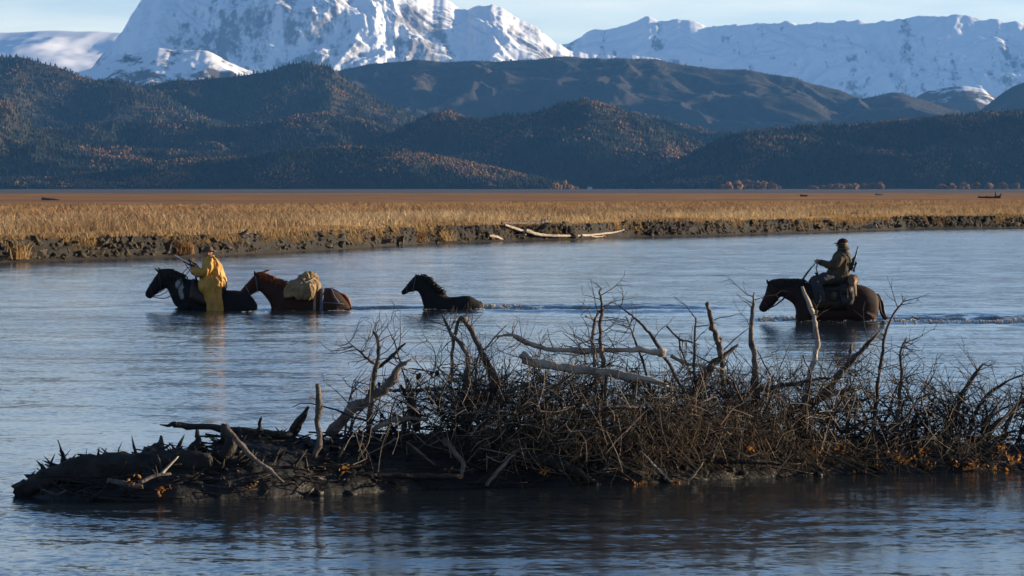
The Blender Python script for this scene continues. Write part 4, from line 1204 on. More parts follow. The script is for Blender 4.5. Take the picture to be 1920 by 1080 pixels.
sr = np.random.default_rng(77)
C5 = lambda x, y: (x / 3.0, 720 + y / 3.0)
C6 = lambda x, y: (560 + x / 2.7, 540 + y / 2.7)
C7 = lambda x, y: (1080 + x / 2.7, 540 + y / 2.7)
C8 = lambda x, y: (1400 + x / 2.842, 560 + y / 2.842)
K = {C5: 3.0, C6: 2.7, C7: 2.7, C8: 2.842}
def stick_pts(conv, pts, dd, bow=.0):
    base = conv(*pts[0]); mid = conv(*pts[len(pts) // 2])
    d = dmid(mid[0]) + dd
    n = len(pts); out = []
    for i, q in enumerate(pts):
        px, py = conv(*q)
        out.append(P(px, py, d + bow * (i / (n - 1) - .5)))
    return np.array(out), d
def wood_piece(mb, q, r0, r1, rads=None, jit=.10, sides=9, splint=0.0, wob=.55):
    ln = np.linalg.norm(np.diff(q, axis=0), axis=1).sum()
    n = int(max(8, min(44, ln / .05)))
    c = catmull(q, n)
    rr = np.interp(np.linspace(0, 1, n), np.linspace(0, 1, len(rads)), rads) if rads is not None else np.linspace(r0, r1, n)
    c = c + sr.standard_normal((n, 3)) * (np.minimum(rr, .03) * wob * .35)[:, None]
    rr = rr * (1 + (.10 if rr.max() < .08 else .025) * sr.standard_normal(n))
    tube(mb, c, np.maximum(rr, .002), sides, jit=jit, rng=sr, splint=splint)
    return c, rr

def twig(mb, p, dvec, ln, r, lev, rng, up=.25, sides=3, curl=.35, spawn=.6, maxlev=2):
    """one crooked twig with side twigs"""
    n = max(3, int(ln / .055)); n = min(n, 12)
    pts = [np.array(p)]; dv = np.array(dvec, float); dv /= np.linalg.norm(dv)
    step = ln / (n - 1); kids = []
    for i in range(n - 1):
        dv = dv + rng.normal(0, curl, 3) * (.55, .45, .55) + np.array((0, 0, up * .25))
        dv /= np.linalg.norm(dv)
        pts.append(pts[-1] + dv * step)
        if lev < maxlev and i >= 0 and rng.random() < spawn: kids.append((pts[-1].copy(), dv.copy(), 1 - i / n))
    tube(mb, pts, np.linspace(r, max(.0016, r * .35), n), sides, cap=False)
    for kp, kd, f in kids:
        a = rng.normal(0, 1, 3) * (1, .8, .8); a -= kd * np.dot(a, kd); a /= np.linalg.norm(a) + 1e-9
        twig(mb, kp, kd * rng.uniform(.4, .9) + a * rng.uniform(.6, 1.0), ln * rng.uniform(.28, .55) * (.5 + .6 * f), max(.0017, r * .55), lev + 1, rng, up, 3, curl, spawn * .85, maxlev)

# traced pieces: crop, points, radii in crop units, material, depth offset, name, label, twigginess
ST = [
 (C5, [(925, 236), (980, 228), (1050, 233), (1240, 250), (1420, 266), (1640, 292)], (5, 15, 17, 19, 20, 22), 'dark_wood', .1, 'driftwood_log', 'dark log with pointed end jutting left over the water', 0),
 (C5, [(1258, 245), (1340, 320), (1420, 410), (1520, 490), (1590, 552)], (20, 16, 14, 13, 9), 'grey_wood', -.75, 'dead_branch', 'grey broken branch leaning down right below the pointed log', 0),
 (C5, [(1625, 300), (1668, 235), (1700, 185), (1728, 142)], (34, 28, 20, 6), 'dark_wood', .0, 'broken_stub', 'wide splintered stub slanting up right beside the upright forked post', 0),
 (C5, [(1440, 345), (1458, 270), (1462, 208)], (26, 18, 8), 'dark_wood', -.1, 'broken_stub', 'short dark stub standing just right of the leaning grey branch', 0),
 (C5, [(358, 458), (350, 400), (335, 343)], (20, 11, 3), 'dark_wood', .0, 'broken_stub', 'thin sharp spike near the left tip of the driftwood bar', 0),
 (C5, [(820, 400), (890, 365), (908, 312)], (40, 34, 9), 'dark_wood', .0, 'broken_stub', 'jagged dark hump with a spike, left of the pointed log', 0),
 (C5, [(1080, 385), (1105, 340), (1110, 275)], (40, 26, 9), 'dark_wood', .0, 'broken_stub', 'jagged stub right under the pointed log overhang', 0),
 (C5, [(968, 385), (972, 342)], (6, 3), 'dark_wood', .0, 'dead_twig', 'tiny upright twig between the two jagged stubs', 0),
 (C5, [(432, 450), (436, 410)], (6, 3), 'dark_wood', .0, 'dead_twig', 'tiny upright twig right of the sharp spike', 0),
 (C5, [(905, 510), (950, 462), (997, 413)], (8, 7, 4), 'pale_wood', -.75, 'dead_twig', 'pale straight twig slanting up on the mud left of centre', 0),
 (C5, [(785, 558), (860, 522), (960, 505)], (12, 11, 7), 'grey_wood', -.8, 'dead_branch', 'grey curved stick lying at the foot of the pale slanting twig', 0),
 (C5, [(610, 548), (700, 562), (790, 578)], (15, 17, 12), 'grey_wood', -.85, 'driftwood_log', 'short grey slab lying over yellow leaves near the left tip', 0),
 (C5, [(240, 592), (320, 622), (368, 600)], (6, 7, 5), 'grey_wood', -.9, 'dead_twig', 'small curved pale root at the waterline by the left tip', 0),
 (C5, [(115, 600), (220, 570), (420, 510), (640, 485), (900, 470), (1200, 455)], (26, 50, 74, 78, 70, 60), 'dark_wood', -.35, 'driftwood_log', 'massive rotten dark log forming the left tip of the bar', 0),
 (C5, [(1240, 430), (1300, 330), (1262, 252)], (44, 40, 26), 'dark_wood', -.45, 'broken_stub', 'dark buttress root propping the leaning grey branch', 0),
 (C6, [(75, 862), (105, 775), (94, 690), (100, 600), (98, 490)], (11, 15, 16, 15, 11), 'grey_wood', -.55, 'dead_branch', 'upright bent post with pale lower half at the left of the brush', 2),
 (C6, [(155, 748), (260, 630), (380, 545), (460, 480), (510, 400), (570, 360)], (30, 28, 25, 22, 15, 3), 'grey_wood', -.3, 'driftwood_log', 'thick smooth branch leaning up right with a splintered tip', 1),
 (C6, [(355, 730), (372, 520), (392, 400), (405, 330), (402, 262), (376, 222)], (15, 14, 12, 11, 10, 5), 'bark', .0, 'dead_sapling', 'slim dead sapling with bleached broken crown, leftmost above the brush', 9),
 (C6, [(396, 405), (460, 360), (505, 310), (537, 282)], (9, 10, 8, 5), 'bark', .02, 'dead_branch', 'dark side limb forking right from the leftmost dead sapling', 4),
 (C6, [(385, 385), (325, 335), (255, 278)], (9, 7, 2), 'bark', .0, 'dead_branch', 'thin limb drooping left from the leftmost dead sapling', 7),
 (C6, [(495, 305), (475, 255), (452, 203)], (4, 3, 1.5), 'bark', .0, 'dead_twig', 'hair thin twig rising between the two leftmost limbs', 1),
 (C6, [(375, 725), (440, 682), (520, 661), (650, 667)], (15, 15, 13, 8), 'grey_wood', -.5, 'dead_branch', 'curved grey bough arching low right of the leftmost sapling', 3),
 (C6, [(600, 705), (572, 595), (535, 523)], (22, 19, 9), 'dark_wood', .1, 'broken_stub', 'dark leaning stub in the gap between sapling and antler branches', 3),
 (C6, [(455, 521), (600, 516), (750, 511)], (9, 11, 8), 'grey_wood', .1, 'dead_branch', 'level grey pole across the gap behind the dark leaning stub', 4),
 (C6, [(840, 660), (845, 520), (856, 380), (822, 282), (770, 232), (730, 138)], (18, 15, 12, 11, 10, 6), 'grey_wood', .05, 'dead_branch', 'wavy bleached branch tapering up left, first of the antler pair', 7),
 (C6, [(775, 430), (780, 290), (800, 190), (825, 148), (860, 192), (905, 282), (955, 380), (992, 470), (965, 575)], (9, 9, 10, 12, 14, 15, 18, 22, 20), 'grey_wood', .15, 'dead_branch', 'hooked bleached branch bent over like an antler', 12),
 (C6, [(1018, 244), (1080, 240), (1150, 275), (1260, 308), (1400, 319), (1600, 313), (1760, 318), (1850, 330)], (4, 10, 12, 11, 12, 13, 13, 20), 'pale_wood', .1, 'driftwood_log', 'long thin bleached pole lying level along the top of the brush', 10),
 (C6, [(1135, 335), (1170, 372), (1280, 391), (1400, 411), (1560, 430), (1720, 458), (1850, 485)], (22, 23, 22, 24, 25, 22, 12), 'pale_wood', -.25, 'driftwood_log', 'thick pale log with dark hollow cut end in the top brush', 4),
 (C6, [(1548, 570), (1550, 430), (1531, 300), (1528, 180), (1536, 100), (1522, 22)], (14, 13, 11, 10, 8, 5), 'grey_wood', .0, 'dead_sapling', 'tallest bare upright stem, in the middle of the driftwood brush', 6),
 (C6, [(1500, 400), (1488, 250), (1500, 170), (1524, 118)], (9, 10, 9, 6), 'grey_wood', -.05, 'dead_branch', 'bleached stem crossing the tallest upright stem from the left', 4),
 (C6, [(1453, 143), (1512, 168)], (4, 4), 'bark', -.05, 'dead_twig', 'small twig crossing near the top of the tallest upright stem', 0),
 (C6, [(1832, 312), (1720, 170), (1618, 88)], (10, 7, 3), 'bark', .1, 'dead_branch', 'straight thin limb leaning up left from the end of the level pole', 3),
 (C6, [(1752, 405), (1702, 262), (1658, 148)], (7, 6, 2), 'bark', .2, 'dead_branch', 'slender twiggy limb just right of the tallest upright stem', 9),
 (C6, [(948, 1004), (1030, 902), (1108, 822)], (11, 9, 6), 'grey_wood', -.95, 'dead_branch', 'straight grey stick propped at the water below the brush middle', 0),
 (C6, [(735, 765), (800, 842), (832, 892), (824, 958)], (13, 13, 12, 9), 'grey_wood', -.85, 'dead_branch', 'grey hooked stick curling down to the water left of middle', 1),
 (C6, [(290, 942), (500, 950), (820, 956)], (12, 15, 13), 'dark_wood', -.9, 'driftwood_log', 'long dark pole lying level along the waterline left of middle', 0),
 (C6, [(555, 785), (640, 860), (705, 902)], (9, 8, 6), 'grey_wood', -.85, 'dead_branch', 'thin grey stick slanting down right above the waterline pole', 0),
 (C6, [(870, 892), (920, 812), (1000, 742), (1080, 660), (1200, 560), (1390, 438)], (9, 10, 11, 10, 9, 5), 'bark', -.6, 'dead_branch', 'long slim bough rising diagonally right through the brush middle', 8),
 (C6, [(1000, 620), (1060, 525), (1180, 482), (1236, 446)], (13, 11, 9, 5), 'bark', -.4, 'dead_branch', 'bent dark bough under the hollow ended pale log', 6),
 (C6, [(1150, 858), (1300, 888), (1400, 930), (1500, 992)], (34, 32, 26, 14), 'dark_wood', -.85, 'driftwood_log', 'stout dark root dipping into the water below the brush', 1),
 (C7, [(600, 500), (600, 300), (606, 153)], (8, 7, 4), 'grey_wood', .05, 'dead_sapling', 'thin bleached upright stem midway between the tall stems', 5),
 (C7, [(595, 548), (660, 440), (712, 370), (808, 298)], (24, 22, 17, 7), 'bark', .0, 'driftwood_log', 'thick dark forked trunk leaning right in the right middle', 5),
 (C7, [(735, 345), (728, 268)], (15, 12), 'grey_wood', -.02, 'broken_stub', 'short bleached stub on the fork of the dark leaning trunk', 0),
 (C7, [(728, 330), (716, 270), (690, 180), (664, 78)], (13, 15, 13, 9), 'grey_wood', .04, 'dead_branch', 'blunt bleached post rising from the fork of the dark trunk', 1),
 (C7, [(905, 480), (906, 380), (890, 250), (895, 120), (901, 28)], (20, 17, 13, 10, 4), 'grey_wood', .1, 'dead_sapling', 'tall straight barkless stem just left of the bay horse muzzle', 5),
 (C7, [(460, 194), (525, 262), (570, 268), (622, 288)], (5, 6, 4, 2), 'bark', .1, 'dead_branch', 'small forked limb hanging left of the thin bleached stem', 4),
 (C7, [(525, 262), (528, 310), (552, 362)], (5, 5, 4), 'bark', .1, 'dead_twig', 'twig dropping from the small forked limb', 1),
 (C7, [(738, 322), (810, 255), (880, 198)], (4, 3, 2), 'bark', .1, 'dead_twig', 'wiry twig reaching right toward the tall straight stem', 1),
 (C7, [(750, 592), (850, 546), (950, 512), (1080, 490), (1240, 458), (1300, 462)], (15, 13, 12, 10, 8, 5), 'bark', -.35, 'dead_branch', 'long arched limb running level right of the dark forked trunk', 9),
 (C7, [(480, 345), (560, 380), (650, 398), (740, 410)], (11, 10, 8, 5), 'pale_wood', .0, 'dead_branch', 'thin pale tail of the level pole, sloping down right', 4),
 (C7, [(440, 882), (640, 864), (800, 872), (1010, 888)], (14, 20, 17, 8), 'dark_wood', -.95, 'driftwood_log', 'grey level log low in the rootlets right of middle', 2),
 (C7, [(538, 1002), (600, 942), (642, 884)], (8, 6, 3), 'pale_wood', -1.0, 'dead_twig', 'sunlit twig at the waterline by orange leaves, right of middle', 1),
 (C7, [(328, 826), (400, 900), (478, 978)], (4, 5, 4), 'pale_wood', -1.0, 'dead_twig', 'straw pale stem slanting down right through the hanging rootlets', 0),
 (C8, [(315, 510), (335, 400), (366, 310), (378, 230), (366, 160), (360, 100), (340, 55), (296, -60)], (12, 13, 13, 13, 13, 12, 12, 8), 'pale_wood', .0, 'dead_sapling', 'crooked bleached stem standing before the bay horse shoulder', 3),
 (C8, [(364, 105), (376, 70)], (7, 4), 'pale_wood', .0, 'broken_stub', 'stub fork on the crooked bleached stem', 0),
 (C8, [(320, 600), (450, 460), (560, 330), (692, 193)], (20, 18, 14, 6), 'bark', .05, 'driftwood_log', 'dark straight limb leaning right below the rump of the bay horse', 8),
 (C8, [(542, 335), (556, 258)], (10, 8), 'bark', .05, 'broken_stub', 'blunt stub on the dark straight leaning limb', 0),
 (C8, [(698, 470), (720, 330), (736, 200), (782, 88), (846, -2)], (10, 9, 8, 6, 3), 'bark', .05, 'dead_sapling', 'curved slender stem reaching toward the tail of the bay horse', 9),
 (C8, [(60, 705), (250, 602), (420, 520), (570, 478)], (22, 19, 16, 8), 'bark', -.4, 'driftwood_log', 'heavy dark bough rising right through the right brush', 7),
 (C8, [(795, 730), (812, 560), (826, 400), (820, 285), (852, 212)], (13, 12, 10, 8, 4), 'bark', .0, 'dead_sapling', 'dark twiggy upright stem right of the curved slender stem', 14),
 (C8, [(1045, 745), (1110, 620), (1152, 500), (1254, 352)], (15, 14, 12, 6), 'bark', .0, 'dead_sapling', 'dark leaning stem with a knotted head, second from the right edge', 14),
 (C8, [(1175, 765), (1222, 600), (1322, 480), (1490, 395)], (11, 10, 8, 3), 'bark', .05, 'dead_branch', 'arching twiggy limb bending over to the right edge', 14),
 (C8, [(1240, 765), (1350, 650), (1490, 530)], (13, 12, 9), 'bark', -.1, 'dead_branch', 'straight dark limb leaning into the right edge', 8),
]
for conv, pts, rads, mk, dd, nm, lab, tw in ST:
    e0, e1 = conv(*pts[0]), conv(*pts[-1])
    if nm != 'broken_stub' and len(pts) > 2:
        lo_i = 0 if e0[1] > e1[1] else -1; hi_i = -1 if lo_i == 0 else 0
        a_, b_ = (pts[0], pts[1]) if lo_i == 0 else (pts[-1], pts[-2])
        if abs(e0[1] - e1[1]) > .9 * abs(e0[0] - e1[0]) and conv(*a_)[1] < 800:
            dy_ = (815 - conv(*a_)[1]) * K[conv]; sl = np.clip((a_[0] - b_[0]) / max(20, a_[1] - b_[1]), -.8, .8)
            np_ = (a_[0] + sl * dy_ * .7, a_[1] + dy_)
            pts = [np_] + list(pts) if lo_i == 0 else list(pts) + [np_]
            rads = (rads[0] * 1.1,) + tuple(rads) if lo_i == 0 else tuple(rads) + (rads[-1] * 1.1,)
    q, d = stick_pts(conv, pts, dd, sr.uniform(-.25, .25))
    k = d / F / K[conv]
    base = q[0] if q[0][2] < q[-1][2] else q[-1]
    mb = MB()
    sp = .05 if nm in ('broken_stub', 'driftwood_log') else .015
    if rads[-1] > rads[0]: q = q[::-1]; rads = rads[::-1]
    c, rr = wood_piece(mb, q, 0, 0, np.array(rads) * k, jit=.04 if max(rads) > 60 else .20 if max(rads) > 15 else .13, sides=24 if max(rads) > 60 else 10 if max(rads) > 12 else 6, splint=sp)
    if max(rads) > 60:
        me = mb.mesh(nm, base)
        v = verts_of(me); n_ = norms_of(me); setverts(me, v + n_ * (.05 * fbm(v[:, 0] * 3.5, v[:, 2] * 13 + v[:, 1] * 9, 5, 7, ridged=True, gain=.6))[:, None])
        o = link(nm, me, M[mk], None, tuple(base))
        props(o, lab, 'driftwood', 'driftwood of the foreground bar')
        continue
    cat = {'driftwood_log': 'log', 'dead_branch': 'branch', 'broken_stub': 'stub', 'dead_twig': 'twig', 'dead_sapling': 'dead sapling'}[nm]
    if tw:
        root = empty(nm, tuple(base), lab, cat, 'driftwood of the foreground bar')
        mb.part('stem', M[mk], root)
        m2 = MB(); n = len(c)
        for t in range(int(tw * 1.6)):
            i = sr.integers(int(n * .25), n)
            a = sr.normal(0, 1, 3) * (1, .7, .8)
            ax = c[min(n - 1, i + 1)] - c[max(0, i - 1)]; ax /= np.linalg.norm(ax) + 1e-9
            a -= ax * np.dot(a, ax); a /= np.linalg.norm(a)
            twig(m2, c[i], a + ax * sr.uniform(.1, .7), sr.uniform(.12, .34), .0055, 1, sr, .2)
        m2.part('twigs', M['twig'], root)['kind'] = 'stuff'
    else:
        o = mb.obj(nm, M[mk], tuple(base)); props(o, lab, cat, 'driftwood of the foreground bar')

# shrubs of dead twigs snagged on the bar
SH = [(655, 815, 680, 10, 'sparse twig clump behind the thick smooth leaning branch'), (740, 808, 700, 16, 'twiggy clump with withered leaves in the gap left of the antler branches'),
      (845, 800, 668, 26, 'dense twig clump wrapped round the antler branches'), (905, 800, 650, 26, 'tall twig clump right of the antler branches'),
      (960, 800, 640, 24, 'spreading twig clump under the left end of the level pole'), (1035, 800, 640, 22, 'twig clump left of the tallest upright stem'),
      (1120, 800, 660, 20, 'twig clump at the foot of the tallest upright stem'), (1190, 795, 690, 26, 'matted twig clump at the right end of the hollow ended log'),
      (1260, 795, 690, 22, 'twig clump left of the thin bleached upright stem'), (1330, 800, 668, 22, 'twig clump by the dark forked trunk'),
      (1405, 805, 665, 24, 'twig clump at the foot of the tall straight stem'), (1465, 808, 660, 22, 'twig clump left of the crooked bleached stem'),
      (1530, 815, 680, 22, 'twig clump right of the crooked bleached stem'), (1590, 818, 650, 24, 'tall twig clump among the dark leaning limbs'),
      (1640, 820, 665, 22, 'twig clump below the curved slender stem'), (1720, 822, 705, 24, 'fan of twigs sweeping right of the dark twiggy stem'),
      (1785, 824, 690, 24, 'twig clump round the stem with the knotted head'), (1850, 826, 720, 24, 'low twig clump left of the right edge limb'),
      (1905, 828, 690, 24, 'twig clump cut by the right edge of the picture')]
def shrub(px, by, ty, n, rng, dd=None):
    d = dmid(px) + (rng.uniform(-.1, .35) if dd is None else dd); base = P(px, by, d)
    H = (by - ty) * d / F
    m1, m2 = MB(), MB()
    for s in range(3 + n // 7):
        a = rng.uniform(0, 6.28); dv = np.array((rng.normal(.15, .45), rng.normal(0, .35), 1.0))
        ln = H * rng.uniform(.75, 1.08); nn = 9; dv /= np.linalg.norm(dv)
        p = [base + (rng.normal(0, .10), rng.normal(0, .12), -.05)]
        for i in range(nn - 1):
            dv = dv + rng.normal(0, .20, 3) + (0, 0, .05); dv /= np.linalg.norm(dv); p.append(p[-1] + dv * ln / (nn - 1))
        r0 = rng.uniform(.008, .015)
        tube(m1, p, np.linspace(r0, .003, nn), 5, cap=False)
        for t in range(int(n * .8)):
            i = rng.integers(1, nn); q = p[i]
            a = rng.normal(0, 1, 3) * (1, .8, .7)
            twig(m2, q, a / np.linalg.norm(a) + dv * .45, rng.uniform(.12, .38) * (1.1 - .4 * i / nn), .0056, 1, rng, .2, curl=.36, spawn=.7)
    return base, m1, m2
for px, by, ty, n, lab in SH:
    base, m1, m2 = shrub(px, by, ty, n, sr)
    root = empty('dead_shrub', tuple(base), lab, 'dead shrub', 'dead shrubs caught on the foreground bar')
    m1.part('stems', M['bark'], root)['kind'] = 'stuff'; m2.part('twigs', M['twig'], root)['kind'] = 'stuff'
ORD = ['first', 'second', 'third', 'fourth', 'fifth', 'sixth', 'seventh', 'eighth', 'ninth']
for ib, px in enumerate((1990, 2080, 2180, 2300, 2430)):
    base, m1, m2 = shrub(px, 829, 690, 26, sr)
    root = empty('dead_shrub', tuple(base), ORD[ib] + ' dead shrub on the bar beyond the right edge of the picture', 'dead shrub', 'dead shrubs beyond the right edge')
    m1.part('stems', M['bark'], root)['kind'] = 'stuff'; m2.part('twigs', M['twig'], root)['kind'] = 'stuff'

# matted brush, rootlets and floating debris that nobody could count
mb = MB()
for t in range(2350):
    px = sr.triangular(660, 1150, 1960) if t % 3 else sr.uniform(830, 1500)
    lo = np.interp(px, [640, 740, 850, 1000, 1200, 1400, 1550, 1960], [50, 90, 215, 225, 215, 200, 160, 130])
    lo *= np.clip(.78 + .75 * perlin(px / 46.0, px * 0 + .4, 6), .35, 1.2)
    py = 885 - sr.uniform(0, 1) ** 1.15 * lo
    d = dmid(px) + sr.uniform(-.7, .4)
    p = P(px, py, d); p[2] = max(p[2], .02)
    dv = np.array((sr.normal(.1, 1), sr.normal(-.1, .5), sr.normal(.3, .7)))
    twig(mb, p, dv, sr.uniform(.15, .5), sr.uniform(.003, .0078), 1, sr, .08, curl=.3, spawn=.5)
for t in range(130):
    px = sr.uniform(660, 1900); py = sr.uniform(760, 870) if px < 1480 else sr.uniform(800, 860); d = dmid(px) + sr.uniform(-.6, .35); p = P(px, py, d)
    dv = np.array((sr.normal(.2, 1), sr.normal(0, .3), abs(sr.normal(.6, .4)))); dv /= np.linalg.norm(dv); ln = sr.uniform(.35, .9); pts = [p]
    for i in range(9):
        dv = dv + sr.normal(0, .2, 3); dv /= np.linalg.norm(dv); pts.append(pts[-1] + dv * ln / 9)
    tube(mb, pts, np.linspace(1, .3, 10) * sr.uniform(.009, .018), 6)
props(mb.obj('brush_tangle', M['twig'], (0, 32, 0)), kind='stuff')
mb = MB()
for t in range(1300):
    px = sr.normal(1260, 170) if t % 2 else sr.uniform(900, 1900)
    py = sr.uniform(745, 850) if px < 1480 else sr.uniform(810, 860)
    d = dmid(px) + sr.uniform(-.95, -.3)
    p = P(px, py, d)
    ln = min(sr.uniform(.12, .42), p[2] + .02); n = 6
    if ln < .05: continue
    x = sr.normal(0, .3); pts = [p + (x * f * f + sr.normal(0, .008), -.10 * f + sr.normal(0, .006), -ln * f + .06 * math.sin(f * 3.1)) for f in np.linspace(0, 1, n)]
    tube(mb, pts, np.linspace(.0035, .0018, n), 3, cap=False)
props(mb.obj('hanging_rootlets', M['dry'], (0, 32, 0)), kind='stuff')
mb = MB()
for t in range(700):
    px = sr.uniform(130, 1900) if t > 130 else sr.uniform(130, 800); d = dfront(px) + sr.uniform(-.05, .9)
    fz = np.clip((d - dfront(px)) / .85, 0, 1)
    z = max(.01, bar_top_z(px) * fz ** .6 * .95)
    a = sr.normal(0, .35); ln = sr.uniform(.12, .7)
    p = np.array((d * (px - 960) / F, d, z + .03)); dv = np.array((math.cos(a), sr.normal(0, .25), math.sin(a) * .5))
    q = [p - dv * ln / 2, p + sr.normal(0, .03, 3), p + dv * ln / 2]
    tube(mb, catmull(q, 6), np.linspace(1, .5, 6) * sr.uniform(.003, .011), 6)
for t in range(150):
    px = sr.uniform(70, 800); d = dmid(px) + sr.uniform(-.7, .15); fz = np.clip((d - dfront(px)) / .85, 0, 1)
    z = bar_top_z(px) * math.sin(min(1, fz) * 1.57) ** .75
    p = np.array((d * (px - 960) / F, d, z)); dv = np.array((sr.normal(.2, .7), sr.normal(0, .4), sr.uniform(.2, 1.0))); dv /= np.linalg.norm(dv); ln = sr.uniform(.06, .20)
    tube(mb, [p - dv * .04, p + dv * ln * .5 + sr.normal(0, .008, 3), p + dv * ln], np.array((1, .8, .15)) * sr.uniform(.006, .022), 5)
props(mb.obj('stick_litter', M['dark_wood'], (0, 32, 0)), kind='stuff')
# bleached stems and dead grass straws through the brush
mb = MB()
for t in range(620):
    px = sr.normal(1230, 260) if t % 3 else sr.uniform(640, 1900)
    py = sr.uniform(740, 895); d = dmid(px) + sr.uniform(-1.05, -.35)
    p = P(px, py, d); p[2] = max(p[2], .03)
    a = sr.uniform(-.3, 3.4); ln = sr.uniform(.10, .42); dv = np.array((math.cos(a), sr.normal(0, .4), math.sin(a) * .9)); dv /= np.linalg.norm(dv)
    e = p + dv * ln; e[2] = max(e[2], .015)
    tube(mb, catmull([p, (p + e) / 2 + sr.normal(0, .025, 3), e], 5), np.linspace(1, .5, 5) * sr.uniform(.0018, .0048), 4, cap=False)
props(mb.obj('bleached_stems', M['straw'], (0, 32, 0)), kind='stuff')
# bark chunks breaking the mound outline
Vs, Fs = [], []; off = 0
for t in range(350):
    px = sr.uniform(30, 1930); d = dfront(px) + sr.uniform(-.08, 1.1); fz = np.clip((d - dfront(px) + .05) / .85, 0, 1)
    z = max(.0, bar_top_z(px) * math.sin(min(1, fz) * 1.57) ** .75 - .02)
    s = sr.uniform(.010, .036)
    V = IV * sr.uniform(.6, 1.3, (12, 1)) * np.array((s * sr.uniform(1, 2.6), s, s * sr.uniform(.4, 1.0)))
    a = sr.normal(0, .5); V[:, 2] += V[:, 0] * a
    Vs.append(V + (d * (px - 960) / F, d, z)); Fs.append(IFc + off); off += 12
props(link('bark_debris', fastmesh('bark_debris', np.vstack(Vs), np.vstack(Fs), smooth=True), M['mud']), kind='stuff')
# autumn leaves
LF = [(1410, 838, 14), (1535, 850, 10), (1570, 838, 8), (1605, 890, 10), (1645, 870, 8), (1680, 858, 18), (1698, 866, 22), (1730, 845, 16), (1745, 872, 14), (1790, 872, 10), (1830, 868, 20), (1880, 838, 10), (1900, 862, 24), (1860, 880, 10), (1275, 908, 12), (1195, 906, 10), (1020, 882, 12), (470, 905, 5), (250, 905, 10), (310, 920, 14), (840, 884, 8), (640, 880, 8), (1815, 880, 10)]
Vs, Fs = [], []; off = 0
for px, py, n in LF:
    for k in range(n):
        d = dmid(px) - .95 + sr.uniform(-.05, .1)
        c = P(px + sr.normal(0, 9), py + sr.normal(0, 6), d); c[2] = max(c[2], .012)
        s = sr.uniform(.012, .027); u = sr.normal(0, 1, 3); u /= np.linalg.norm(u); w_ = np.cross(u, sr.normal(0, 1, 3)); w_ /= np.linalg.norm(w_); nn = np.cross(u, w_)
        V = [c - u * s, c + w_ * s * .6 + nn * s * .2, c + u * s, c - w_ * s * .6 + nn * s * .2, c + nn * s * -.05]
        Vs.append(V); Fs += [(off, off + 1, off + 4), (off + 1, off + 2, off + 4), (off + 2, off + 3, off + 4), (off + 3, off, off + 4)]; off += 5
props(link('autumn_leaves', fastmesh('autumn_leaves', np.vstack(Vs), np.array(Fs), smooth=False), M['leaf']), kind='stuff')
# withered leaves clinging in the left clump
mb = MB()
for k in range(46):
    px = sr.uniform(690, 830); py = sr.uniform(695, 790); c = P(px, py, dmid(px) + sr.uniform(-.1, .3)); ball(mb, c, sr.uniform(.008, .022), 6, 4, (1, .6, 1.3))
props(mb.obj('withered_leaves', M['dark_wood'], (0, 32, 0)), kind='stuff')

# ------------------------------------------------------------------ bleached wood on the far bank and meadow
r = np.random.default_rng(55)
def far_log(name, pts, rads, d, mk, label, dz=0.0, extra=None, cat='log'):
    fd = d if callable(d) else (lambda px: d)
    q = np.array([P(px, py, fd(px)) for px, py in pts]); d = fd(pts[0][0]); base = q[int(np.argmin(q[:, 2]))]
    mb = MB(); c, rr = wood_piece(mb, q, 0, 0, np.array(rads) * d / F, jit=.15, sides=8, splint=.05)
    if extra:
        root = empty(name, tuple(base), label, cat); mb.part('trunk', M[mk], root)
        for nm, ep, er in extra:
            m2 = MB(); wood_piece(m2, np.array([P(px, py, fd(px) + .05) for px, py in ep]), 0, 0, np.array(er) * d / F, jit=.15, sides=6); m2.part(nm, M[mk], root)
    else: props(mb.obj(name, M[mk], tuple(base)), label, cat)
WLp = lambda px: 17850 / (np.interp(px, [0, 400, 640, 800, 970, 1080, 1180, 1280, 1500, 1700, 1920], [493, 480, 467, 457, 452, 450, 445, 443, 437, 430, 427]) - HY)
far_log('driftwood_log', [(984, 431), (1000, 437), (1022, 441), (1060, 442), (1100, 441), (1130, 438), (1155, 435), (1170, 431)], (3.8, 3.3, 2.6, 2.3, 2.1, 1.9, 1.6, 1.0), lambda px: WLp(px) + .25, 'pale_wood', 'long bleached log lying along the far bank above the foal wake', extra=[('limb', [(1105, 441), (1118, 444), (1135, 442)], (1.5, 1.2, .6))])
far_log('driftwood_log', [(946, 421), (962, 427), (984, 434)], (2.2, 2.6, 2.4), lambda px: WLp(px) + .3, 'pale_wood', 'short pale pole leaning on the left end of the long bleached log')
far_log('driftwood_log', [(917, 442), (930, 444), (943, 449)], (2.2, 2.6, 1.8), lambda px: WLp(px) + .2, 'pale_wood', 'small pale stick on the mud left of the long bleached log')
far_log('driftwood_log', [(955, 440), (970, 441), (985, 440)], (1.2, 1.8, 1.2), 178.6, 'pale_wood', 'tiny pale stick beneath the butt of the long bleached log')
far_log('driftwood_stump', [(940, 418), (985, 418.5), (1008, 418), (1022, 417)], (1.4, 2.2, 3, 6), lambda px: WLp(px) + 1.1, 'grey_wood', 'grey uprooted trunk with branching root crown on the bank edge', cat='stump',
        extra=[('root', [(1020, 418), (1026, 411), (1028, 405)], (3, 2, .8)), ('root', [(1020, 416), (1016, 412), (1018, 409)], (2, 1.5, .6)), ('root', [(1022, 417), (1030, 414), (1032, 411)], (2.5, 2, .8)), ('root', [(1022, 419), (1026, 425), (1027, 432)], (2.5, 2, 1)), ('root', [(1018, 419), (1010, 425), (1009, 430)], (2, 1.5, .8))])
far_log('driftwood_log', [(1598, 423.5), (1620, 424), (1643, 422.5)], (1.6, 2, 1.4), 222, 'pale_wood', 'pale half buried log in the bank right of the capped rider head')
